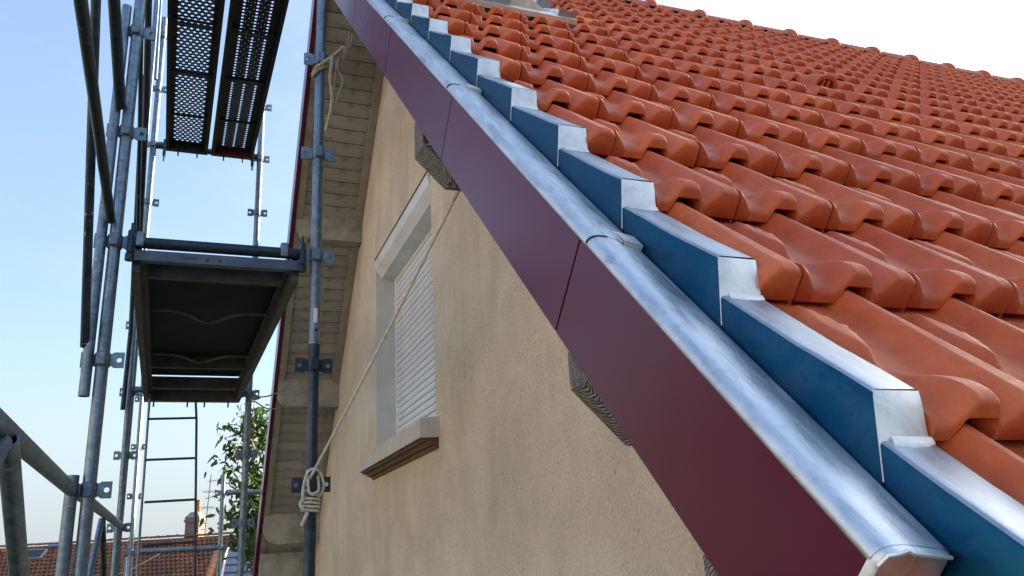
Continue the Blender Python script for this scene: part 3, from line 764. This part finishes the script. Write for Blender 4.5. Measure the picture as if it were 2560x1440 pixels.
for u in (.055, .88):
    x = pm(u, 2.78, 0)[0]
    MB().bbox((x - .018, 2.775, 1.235), (x + .018, 2.845, 1.268), .006).bbox((x - .016, 2.768, 1.20), (x + .016, 2.785, 1.255), .004).build('hook', M['galv'], plat)
for u in (.12, .45, .62, .86): 
    x = pm(u, 5.73, 0)[0]; MB().tube([(x, 5.73, 1.06), (x, 5.73, 1.11)], .006, 8).build('hook_pin', M['galv_dark'], plat)
cu = bpy.data.curves.new('text', 'FONT'); cu.body = 'TRAPPE'; cu.size = .021; cu.space_character = 1.15
to = bpy.data.objects.new('text', cu); COL.objects.link(to); bpy.context.view_layer.update()
tme = bpy.data.meshes.new_from_object(to.evaluated_get(bpy.context.evaluated_depsgraph_get())); bpy.data.objects.remove(to)
tme.materials.clear(); tme.materials.append(M['ink'])
to = bpy.data.objects.new('lettering', tme); link(to, eb); to.location = (-.868, 2.7885, 1.160); to.rotation_euler = (R_(90), 0, 0)
for dx in (.115, .165):
    MB().tube([(-.868 + dx, 2.7885, 1.164), (-.868 + dx, 2.7915, 1.164)], .006, 10).build('rivet', M['ink'], eb)

# upper deck: two perforated steel planks
def perf_plank(y0, y1, u0, u1, z, pitch, rows_cols, label, big):
    th = thing('scaffold_plank', (pm(u0, (y0+y1)/2, 0)[0], (y0+y1)/2, z), label, 'plank', 'perforated planks of the upper scaffold deck')
    mb = MB(); W = (SX(4.3, 1) - SX(4.3, 0) - .11)*(u1 - u0); m_ = .055 if not big else .075
    ny = int((y1 - y0 - .16)/pitch); nxh = rows_cols; pw = (W - 2*m_)/nxh; n = 10
    def P(a, y, zz): 
        q = pm(u0, y, zz); return (q[0] + a, y, zz)
    ya = y0 + .08
    for j in range(ny):
        yb = ya + j*pitch
        blank = (j % 17 == 16)
        for i in range(nxh):
            a0 = m_ + i*pw
            cxh, cyh = a0 + pw/2 , yb + pitch/2
            rect = []; hole = []
            if big: r = .0082 if i in (0, nxh//2, nxh-1) else (.0024 if (i + j) % 2 == 0 else .0008)
            else: r = .0098 if (i + j) % 2 == 0 else .0022
            if blank: r = .0015
            for k in range(n):
                t = 2*math.pi*k/n + math.pi/n; dx, dy = math.cos(t), math.sin(t)
                s = min((pw/2)/abs(dx) if abs(dx) > 1e-9 else 9, (pitch/2)/abs(dy) if abs(dy) > 1e-9 else 9)
                rect.append(P(cxh + dx*s, cyh + dy*s, z)); hole.append(P(cxh + dx*r, cyh + dy*r, z + (.006 if r > .01 else 0)))
            o = len(mb.v); mb.v += rect + hole
            for k in range(n):
                k2 = (k+1) % n; mb.f.append((o+k, o+k2, o+n+k2, o+n+k))
            # corner fillers
            cs = [P(cxh + sx*pw/2, cyh + sy*pitch/2, z) for sx, sy in ((1, 1), (-1, 1), (-1, -1), (1, -1))]
            for c in cs:
                near = sorted(range(n), key=lambda k: (rect[k][0]-c[0])**2 + (rect[k][1]-c[1])**2)[:2]
                q = len(mb.v); mb.v.append(c); mb.f.append((q, o+near[0], o+near[1]))
    yb = ya + ny*pitch
    for a0, a1 in ((0, m_), (W - m_, W)): mb.add([P(a0, y0, z), P(a1, y0, z), P(a1, y1, z), P(a0, y1, z)], [(0, 1, 2, 3)])
    mb.add([P(m_, y0, z), P(W-m_, y0, z), P(W-m_, ya, z), P(m_, ya, z)], [(0, 1, 2, 3)])
    mb.add([P(m_, yb, z), P(W-m_, yb, z), P(W-m_, y1, z), P(m_, y1, z)], [(0, 1, 2, 3)])
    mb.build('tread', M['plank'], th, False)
    for a in (0, W - .004):
        MB().hexa([P(a, y0, z-.05), P(a+.004, y0, z-.05), P(a+.004, y1, z-.05), P(a, y1, z-.05), P(a, y0, z-.001), P(a+.004, y0, z-.001), P(a+.004, y1, z-.001), P(a, y1, z-.001)]).build('side_lip', M['plank'], th, False)
        b_ = .004 if a == 0 else -.022
        MB().hexa([P(a+b_, y0, z-.05), P(a+b_+.022, y0, z-.05), P(a+b_+.022, y1, z-.05), P(a+b_, y1, z-.05), P(a+b_, y0, z-.046), P(a+b_+.022, y0, z-.046), P(a+b_+.022, y1, z-.046), P(a+b_, y1, z-.046)]).build('lip_flange', M['plank'], th, False)
    for yy in (y0, y1 - .05):
        MB().hexa([P(.006, yy, z-.055), P(W-.006, yy, z-.055), P(W-.006, yy+.045, z-.055), P(.006, yy+.045, z-.055), P(.006, yy, z-.002), P(W-.006, yy, z-.002), P(W-.006, yy+.045, z-.002), P(.006, yy+.045, z-.002)]).build('end_plate', M['redpaint'] if big and yy > y0 else M['plank'], th, False)
    k = y0 + .55
    while k < y1 - .3:
        MB().hexa([P(.03, k, z-.014), P(W-.03, k, z-.014), P(W-.03, k+.016, z-.014), P(.03, k+.016, z-.014), P(.03, k, z-.003), P(W-.03, k, z-.003), P(W-.03, k+.016, z-.003), P(.03, k+.016, z-.003)]).build('stiffener', M['plank'], th, False)
        k += .60
    for a in (W*.3, W*.75):
        q = P(a, y1 - .03, z); MB().tube([(q[0], q[1], z-.10), (q[0], q[1], z-.05)], .006, 8).build('hook_pin', M['galv_dark'], th)
    return th
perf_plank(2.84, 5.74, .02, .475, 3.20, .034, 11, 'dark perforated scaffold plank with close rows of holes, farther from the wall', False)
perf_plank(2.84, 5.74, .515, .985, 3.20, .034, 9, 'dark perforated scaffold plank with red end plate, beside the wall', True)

# hatch ladder
lad = thing('hatch_ladder', (-.9, 5.6, -.2), 'thin steel ladder hanging below the scaffold platform', 'ladder')
MB().tube([(-.795, 5.62, 1.14), (-.775, 5.62, .95), (-.725, 5.60, .0), (-.68, 5.58, -.85)], .0085, 10).build('stile', M['galv_dark'], lad)
MB().tube([(-1.10, 5.62, 1.14), (-1.085, 5.60, .0), (-1.05, 5.58, -.85)], .0085, 10).build('stile', M['galv'], lad)
for k, z in enumerate((.955, .667, .378, .09, -.2, -.5)):
    MB().tube([(-1.10 + .012*k, 5.615, z - .003), (-.776 + .017*k, 5.615, z + .006)], .0085, 10).build('rung', M['galv_dark'], lad)

# ------------------------------------------------------------------ ropes
def rope_mb(pts, r=.0085, pitch=.045, step=.006, strands=3):
    pts = [Vector(p) for p in pts]
    # Catmull-Rom resample
    P = [pts[0]*2 - pts[1]] + pts + [pts[-1]*2 - pts[-2]]; dense = []
    for i in range(1, len(P)-2):
        n = max(2, int((P[i+1]-P[i]).length/step))
        for k in range(n):
            t = k/n; a, b, c, d = P[i-1], P[i], P[i+1], P[i+2]
            dense.append(.5*((2*b) + (c-a)*t + (2*a-5*b+4*c-d)*t*t + (3*b-a-3*c+d)*t**3))
    dense.append(pts[-1]); mb = MB(); up = Vector((0, 0, 1)); fr = []; L = 0
    for i, p in enumerate(dense):
        d = (dense[min(i+1, len(dense)-1)] - dense[max(0, i-1)]).normalized()
        a = up - d*up.dot(d)
        if a.length < 1e-4: a = d.orthogonal()
        a.normalize(); up = a
        if i: L += (p - dense[i-1]).length
        fr.append((p, a, d.cross(a), L))
    for s in range(strands):
        ph = 2*math.pi*s/strands
        mb.tube([tuple(p + (a*math.cos(ph + 2*math.pi*l/pitch) + b*math.sin(ph + 2*math.pi*l/pitch))*r*.52) for p, a, b, l in fr], r*.56, 7)
    return mb
px1 = SX(2.8, 1)
r1 = thing('rope', (px1, 2.8, .15), 'pale twisted rope tied low on the scaffold post and running up past the window', 'rope')
A0 = Vector((.035, 1.735, 1.088)); A1 = Vector((px1 - .012, 2.768, .235))
rope_mb([A0 + Vector((.02, .05, .03)), A0, A0.lerp(A1, .33) + Vector((0, 0, -.010)), A0.lerp(A1, .66) + Vector((0, 0, -.010)), A1, (px1 - .02, 2.77, .19)], .0060).build('line', M['rope'], r1)
pts = []
for k in range(int(4.2*12)+1):
    a = 2*math.pi*k/12; pts.append((px1 + .033*math.sin(a) , 2.8 - .033*math.cos(a), .178 - .0155*k/12 + random.uniform(-.001, .001)))
rope_mb(pts, .0066, .03).build('turns', M['rope'], r1)
rope_mb([(px1-.034, 2.775, .15), (px1-.036, 2.762, .20), (px1-.022, 2.750, .262), (px1+.004, 2.748, .278), (px1+.03, 2.750, .262), (px1+.046, 2.765, .215), (px1+.036, 2.785, .172)], .0064, .03).build('loop', M['rope'], r1)
rope_mb([(px1-.02, 2.766, .275), (px1-.018, 2.748, .22), (px1-.012, 2.752, .185), (px1+.012, 2.75, .182), (px1+.026, 2.756, .20), (px1+.022, 2.766, .25)], .0064, .03).build('loop', M['rope'], r1)
rope_mb([(px1-.034, 2.79, .165), (px1-.045, 2.765, .14), (px1-.034, 2.76, .12), (px1-.01, 2.764, .118)], .0064, .03).build('loop', M['rope'], r1)
rope_mb([(px1-.012, 2.775, .12), (px1-.026, 2.76, .085), (px1-.04, 2.75, .058)], .0075, .03).build('tail', M['rope'], r1)

r2 = thing('rope', (px1, 2.8, 2.2), 'frayed old rope knotted high round the scaffold post with tails hanging down', 'rope')
pts = []
for k in range(19):
    a = 2*math.pi*k/12 - 1.5; pts.append((px1 + .035*math.sin(a), 2.8 - .035*math.cos(a), 2.175 + .03*math.sin(a) + .012*k/12))
rope_mb(pts, .0085, .03).build('turns', M['rope_old'], r2)
rope_mb([(px1-.03, 2.772, 2.165), (px1+.0, 2.755, 2.195), (px1+.045, 2.75, 2.235), (px1+.09, 2.75, 2.285), (px1+.11, 2.76, 2.28), (px1+.10, 2.775, 2.25), (px1+.075, 2.765, 2.262), (px1+.10, 2.745, 2.30), (px1+.12, 2.755, 2.275)], .0085, .03).build('knot', M['rope_old'], r2)
rope_mb([(px1+.05, 2.75, 2.25), (px1+.048, 2.745, 2.20), (px1+.042, 2.75, 2.12), (px1+.052, 2.75, 2.02), (px1+.046, 2.75, 1.94), (px1+.032, 2.75, 1.87), (px1+.025, 2.75, 1.835)], .0088, .032).build('tail', M['rope_old'], r2)
rope_mb([(px1+.09, 2.755, 2.28), (px1+.075, 2.75, 2.19), (px1+.10, 2.75, 2.12), (px1+.085, 2.75, 2.05), (px1+.066, 2.75, 1.985)], .0042, .02).build('tail', M['rope_old'], r2)
rope_mb([(px1+.07, 2.755, 2.26), (px1+.066, 2.752, 2.15), (px1+.06, 2.75, 2.05)], .0034, .02).build('tail', M['rope_old'], r2)
rope_mb([(px1+.105, 2.75, 2.29), (px1+.14, 2.80, 2.345), (-.105, 3.04, 2.575), (-.09, 3.12, 2.66)], .0065, .028).build('line', M['rope_old'], r2)
rope_mb([(px1+.10, 2.755, 2.29), (px1+.13, 2.80, 2.36), (-.125, 2.98, 2.585), (-.10, 3.1, 2.70)], .0045, .025).build('line', M['rope_old'], r2)
r3 = thing('rope', (-.4, 5.8, 1.2), 'thin old rope tying the farther inner scaffold post to the far verge', 'rope')
rope_mb([(-.41, 5.77, 1.14), (-.37, 5.78, 1.15), (-.25, 6.1, 1.22), (-.12, 6.5, 1.34)], .006, .03).build('line', M['rope_old'], r3)
rope_mb([(-.44, 5.80, 1.10), (-.40, 5.765, 1.10), (-.37, 5.79, 1.12), (-.25, 6.15, 1.13), (-.12, 6.55, 1.20)], .0055, .03).build('line', M['rope_old'], r3)

# ------------------------------------------------------------------ neighbouring houses
E_ = Vector((.930, -.367, 0)); DN = Vector((-.367, -.930, 0)); PT = R_(38)
RID = Vector((-8.55, 42.67, 1.30))
def nr(a, t, n=0.):
    return RID + E_*a + DN*(math.cos(PT)*t + math.sin(PT)*n) + Vector((0, 0, -math.sin(PT)*t + math.cos(PT)*n))
nb = thing('neighbour_house', nr(6, 4) * 1.0 - Vector((0, 0, nr(6, 4).z - GZ)), 'neighbouring house with old clay tile roof and brick chimney beyond the scaffold', 'house')
bx = MB()
c0, c1, c2, c3 = nr(-7, 6.4), nr(13, 6.4), nr(13, -6.4), nr(-7, -6.4)
ez = nr(0, 6.4).z
q = [Vector((p.x, p.y, GZ)) for p in (nr(-6.8, 6.0), nr(12.8, 6.0), RID + E_*12.8 - DN*4.7, RID + E_*(-6.8) - DN*4.7)]
bx.hexa([tuple(p) for p in q] + [(p.x, p.y, ez) for p in q]).build('wall', M['render_grey'], nb, False)
nroof = MB()
nroof.add([nr(-7, 0, -.05), nr(13, 0, -.05), nr(13, 6.6, -.05), nr(-7, 6.6, -.05), RID + E_*13 - DN*5.2 + Vector((0, 0, -4.0)), RID + E_*(-7) - DN*5.2 + Vector((0, 0, -4.0))], [(0, 1, 2, 3), (0, 5, 4, 1)])
nroof = nroof.build('roof', M['oldtile'], nb, False)
tf = MB(); gp, wp = .255, .20
for r in range(16):
    t0, t1 = .10 + r*gp, .10 + (r+1)*gp + .04
    pr = []
    na = int(20/wp)*6
    for k in range(na + 1):
        a = -7 + k*wp/6 + (wp/2 if r % 2 else 0)
        if a > 13: break
        u = (k % 6)/6; h = .050*max(0, math.sin(math.pi*min(1, u/.62))) + random.uniform(0, .004)
        pr.append((a, h))
    tf.loft([[nr(a, t1 + .004, h + .008) for a, h in pr], [nr(a, t1, h + .035) for a, h in pr], [nr(a, t0, h*.9 - .004) for a, h in pr]])
tag(tf.build('tile_field', M['oldtile'], nroof, False), kind='stuff')
rm = MB(); rows = [[nr(x, -.02, .0) + DN*(r*math.cos(math.pi*k/8)) + Vector((0, 0, r*math.sin(math.pi*k/8)*.8)) for k in range(9)] for x, r in ((0, .11), (.36, .115), (.37, .14), (.42, .14), (.43, .11))]
rm.loft(rows); rme = rm.mesh('ridge_tile', M['oldtile'], True)
for k in range(46):
    o = bpy.data.objects.new('ridge_tile', rme); link(o, nroof); o.location = E_*(-7 + k*.43) + Vector((0, 0, random.uniform(-.01, .01)))
def zbox(c, hx, hy, z0, z1, taper=1.):
    vs = []
    for z, f in ((z0, 1.), (z1, taper)):
        for sx, sy in ((-1, -1), (1, -1), (1, 1), (-1, 1)):
            p = Vector((c[0], c[1], z)) + E_*(sx*hx*f) - DN*(sy*hy*f); vs.append(tuple(p))
    return vs
CH = (-.78, 40.12)
ch = MB().hexa(zbox(CH, .31, .36, .2, 1.93)).build('chimney', M['brick'], nroof, False)
MB().hexa(zbox(CH, .36, .41, 1.93, 2.03)).hexa(zbox(CH, .33, .38, 2.03, 2.15)).build('corbel', M['brick'], ch, False)
MB().hexa(zbox(CH, .33, .38, 2.15, 2.38, .45)).build('mortar_cap', M['mortar'], ch, False)
pc = Vector((CH[0] + .10, CH[1] - .02, 0))
MB().tube([pc + Vector((0, 0, 2.3)), pc + Vector((0, 0, 2.75)), pc + Vector((0, 0, 2.90)), pc + Vector((0, 0, 2.92))], [.105, .085, .085, .095], 14).build('chimney_pot', M['pot'], ch)
MB().hexa(zbox(CH, .38, .42, .55, .80)).build('base_flashing', M['mortar'], ch, False)
for (a, t, w, h, nm) in ((1.05, .42, 1.0, .62, 'roof_window'), (1.9, .12, 1.1, .14, 'grey_flashing')):
    f = MB().hexa([nr(a, t+h, .03), nr(a+w, t+h, .03), nr(a+w, t, .03), nr(a, t, .03), nr(a, t+h, .11), nr(a+w, t+h, .11), nr(a+w, t, .11), nr(a, t, .11)]).build(nm, M['mortar'] if nm == 'roof_window' else M['slate'], nroof, False)
    if nm == 'roof_window':
        MB().hexa([nr(a+.1, t+h-.06, .1), nr(a+w-.1, t+h-.06, .1), nr(a+w-.1, t+.06, .1), nr(a+.1, t+.06, .1), nr(a+.1, t+h-.06, .118), nr(a+w-.1, t+h-.06, .118), nr(a+w-.1, t+.06, .118), nr(a+.1, t+.06, .118)]).build('pane', M['glass'], f, False)
pv = nr(.1, .35, .0)
MB().tube([pv + Vector((0, 0, -1.6)), pv + Vector((0, 0, -.05))], .10, 10).build('stack_pipe', M['alu_grey'], nb)
MB().tube([pv + Vector((0, 0, -.06)), pv + Vector((0, 0, .02)), pv + Vector((0, 0, .16)), pv + Vector((0, 0, .20))], [.13, .19, .17, .05], 12).build('stack_cowl', M['pot'], nb)
cb = MB()
for d in (0, .06):
    cb.tube([nr(6.0 - d, 2.45, .10), nr(6.5 - d, 2.22, .12), nr(6.95 - d, 1.72, .11), nr(7.55 - d, .95, .10)], .014, 6)
tag(cb.build('loose_cable', M['rope_old'], None), 'pale loose cable lying across the neighbouring tile roof', 'cable')

# TV aerial beside the chimney
an = thing('tv_aerial', (-.33, 40.0, 1.2), 'thin rooftop TV aerial mast beside the brick chimney', 'aerial')
mast0, mast1 = Vector((-.36, 40.05, 1.1)), Vector((-.22, 39.8, 4.02))
MB().tube([mast0, mast1], .020, 8).build('mast', M['alu_grey'], an)
MB().tube([(-.62, 40.0, 1.60), (-.33, 40.0, 1.60)], .016, 6).tube([(-.62, 40.0, 1.85), (-.33, 40.0, 1.85)], .016, 6).build('mast_bracket', M['alu_grey'], an)
def boom(z, dx0, dx1, n, L, tilt=0.):
    b = mast0.lerp(mast1, (z - 1.1)/2.92); mb = MB()
    mb.tube([b + E_*dx0 + Vector((0, 0, -tilt)), b + E_*dx1 + Vector((0, 0, tilt))], .013, 6)
    for k in range(n):
        p = b + E_*(dx0 + (dx1 - dx0)*k/(n-1)) + Vector((0, 0, -tilt + 2*tilt*k/(n-1)))
        mb.tube([p - DN*L - Vector((0, 0, L*.25)), p + DN*L + Vector((0, 0, L*.25))], .006, 5)
    mb.build('boom', M['alu_grey'], an)
boom(3.75, -.08, .75, 9, .18, .03); boom(3.25, -.28, .30, 7, .25); boom(3.05, -.15, .75, 11, .14, .10); boom(2.55, -.35, .28, 9, .28)

# annex with a sheet roof
ax = thing('annex', (1.0, 31.5, GZ), 'low annex with blue grey sheet roof beside an orange hip', 'shed')
a0, a1, a2, a3 = Vector((.45, 33.83, .58)), Vector((3.2, 32.75, .58)), Vector((3.2, 29.9, -.75)), Vector((.18, 31.35, -.75))
MB().hexa([(.25, 31.45, GZ), (3.1, 30.1, GZ), (3.1, 32.7, GZ), (.5, 33.7, GZ), (.25, 31.45, -.85), (3.1, 30.1, -.85), (3.1, 32.7, .5), (.5, 33.7, .5)]).build('wall', M['render_grey'], ax, False)
sh = MB().hexa([a3, a2, a1, a0, a3 + Vector((0, 0, .06)), a2 + Vector((0, 0, .06)), a1 + Vector((0, 0, .06)), a0 + Vector((0, 0, .06))]).build('roof', M['slate'], ax, False)
for k in range(5):
    t = (k + .5)/5; p, q_ = a0.lerp(a3, t) + Vector((0, 0, .07)), a1.lerp(a2, t) + Vector((0, 0, .07))
    MB().tube([p, q_], .022, 6).build('seam', M['alu_grey'], sh)
MB().tube([a0 + Vector((0, -.03, .08)), a3 + Vector((0, -.03, .08))], .05, 6).build('edge_strip', M['plaster_white'], sh)
h0, h1 = Vector((.12, 33.95, .55)), Vector((-.28, 31.55, -.75))
for k in range(7):
    p, q_ = h0.lerp(h1, k/7 - .02), h0.lerp(h1, (k+1)/7)
    MB().tube([p, p.lerp(q_, .9), q_], [.135, .155, .15], 12).build('hip_tile', M['pot'], ax)

# ------------------------------------------------------------------ tree behind the far eave
tr = thing('tree', (.75, 12.5, GZ), 'leafy green tree showing between the far scaffold posts and the verge', 'tree')
tk = MB(); tk.tube([(.75, 12.5, GZ), (.7, 12.45, -3), (.62, 12.4, -.8), (.55, 12.3, .6), (.45, 12.2, 1.6), (.35, 12.1, 2.3)], [.17, .14, .11, .075, .045, .015], 10)
lf = MB(); rnd = random.Random(11)
def leaf(p, d, L):
    d = d.normalized(); s = d.cross(Vector((rnd.uniform(-1, 1), rnd.uniform(-1, 1), rnd.uniform(-.3, 1)))).normalized(); nrm = s.cross(d)
    w = L*.19
    vs = [p, p + d*L*.3 + s*w + nrm*w*.3, p + d*L*.65 + s*w*.8 + nrm*w*.1 - Vector((0, 0, L*.06)), p + d*L - Vector((0, 0, L*.16)), p + d*L*.65 - s*w*.8 + nrm*w*.1 - Vector((0, 0, L*.06)), p + d*L*.3 - s*w + nrm*w*.3, p + d*L*.5 - nrm*w*.1]
    lf.add(vs, [(0, 1, 6), (1, 2, 6), (2, 3, 6), (3, 4, 6), (4, 5, 6), (5, 0, 6)])
ends = [(-.42, 12.0, 1.72), (-.28, 12.1, 1.95), (-.40, 12.1, 1.35), (-.15, 12.0, 2.1), (-.22, 12.2, 1.55), (-.3, 12.2, 1.0), (-.22, 12.0, .75), (-.12, 12.2, .5), (-.32, 12.1, .62),
        (.0, 12.2, 1.9), (.05, 12.2, 1.2), (.1, 12.1, .7), (-.05, 12.3, .25), (-.24, 12.3, .32), (.4, 12.5, 1.9), (.6, 12.6, 1.2), (.9, 12.4, 1.7), (1.1, 12.6, 1.0), (1.0, 12.3, .4), (.7, 13.1, 1.6), (.3, 12.9, .9), (.2, 12.0, 2.1), (.15, 12.3, 1.5), (-.1, 12.1, 1.0), (.12, 12.2, .15)]
for e in ends:
    e = Vector(e); z0 = max(-.6, min(2.0, e.z - rnd.uniform(.5, 1.0))); b = Vector((.62 - .1*z0, 12.4 - .12*z0, z0))
    m1 = b.lerp(e, .5) + Vector((0, 0, .12)); tk.tube([b, m1, e], [.022, .013, .005], 6)
    for k in range(80):
        u = rnd.uniform(.45, 1.06); c = (b.lerp(m1, u*2) if u < .5 else m1.lerp(e, (u - .5)*2))
        sp_ = .12 + .10*u
        p = c + Vector((rnd.gauss(0, sp_*.55), rnd.gauss(0, sp_*.7), rnd.gauss(0, sp_*.6)))
        leaf(p, Vector((rnd.uniform(-1, 1), rnd.uniform(-1, 1), rnd.uniform(-1.1, .35))), rnd.uniform(.09, .17))
tk.build('trunk', M['bark'], tr); lf.build('crown', M['leaf'], tr, False)

# ------------------------------------------------------------------ unseen terrace left of the view, added for bounce light and reflections
te = thing('bounce_terrace', (-17, 8, GZ), 'long pale rendered terrace added out of view to bounce sunlight onto the gable', 'house')
MB().box((-22, -22, GZ), (-14, 27, 3.2)).build('wall', m_plain('pale_grey_render', (.40, .40, .385), .9, var=.25, sc=3), te, False)
MB().prism([(-22.5, 3.0), (-13.5, 3.0), (-18, 7.4)], 'y', -22.4, 27.4).build('roof', M['oldtile'], te, False)
wm = MB().box((-14.02, -.5, 0), (-13.96, .5, 1.5)).mesh('window', M['glass'], False)
for k in range(16):
    for z in (-4.9, -1.6):
        o = bpy.data.objects.new('window', wm); link(o, te); o.location = Vector((0, -20 + k*3.0, z)) ; 

# ------------------------------------------------------------------ unseen house added on the sunny side to shade the lower roof
rh = thing('shade_house', (27, 0, GZ), 'tall rendered house added out of view to shade the lower roof', 'house')
MB().box((23, -26, GZ), (31, 24, 4.2)).build('wall', M['render_grey'], rh, False)
MB().prism([(22.5, 4.1), (31.5, 4.1), (27, 8.1)], 'y', -26.4, 24.4).build('roof', M['oldtile'], rh, False)

# tall dark hedge added in front of the terrace, unseen, to darken reflections
hd = MB(); rh_ = random.Random(5); rows = []
for i in range(60):
    y = 9 + 18*i/59; r = []
    for k in range(15):
        a = math.pi*k/14; wob = rh_.uniform(.82, 1.12)
        r.append((-9.5 - 1.1*math.cos(a)*wob, y + rh_.uniform(-.12, .12), GZ + (9.3 + .5*math.sin(i*.9))*(math.sin(a)**.35)*rh_.uniform(.96, 1.02)))
    rows.append(r)
tag(hd.loft(rows).build('unseen_hedge', M['leaf'], None, False), 'tall dark green conifer hedge added out of view to darken verge board reflections', 'unseen_hedge')
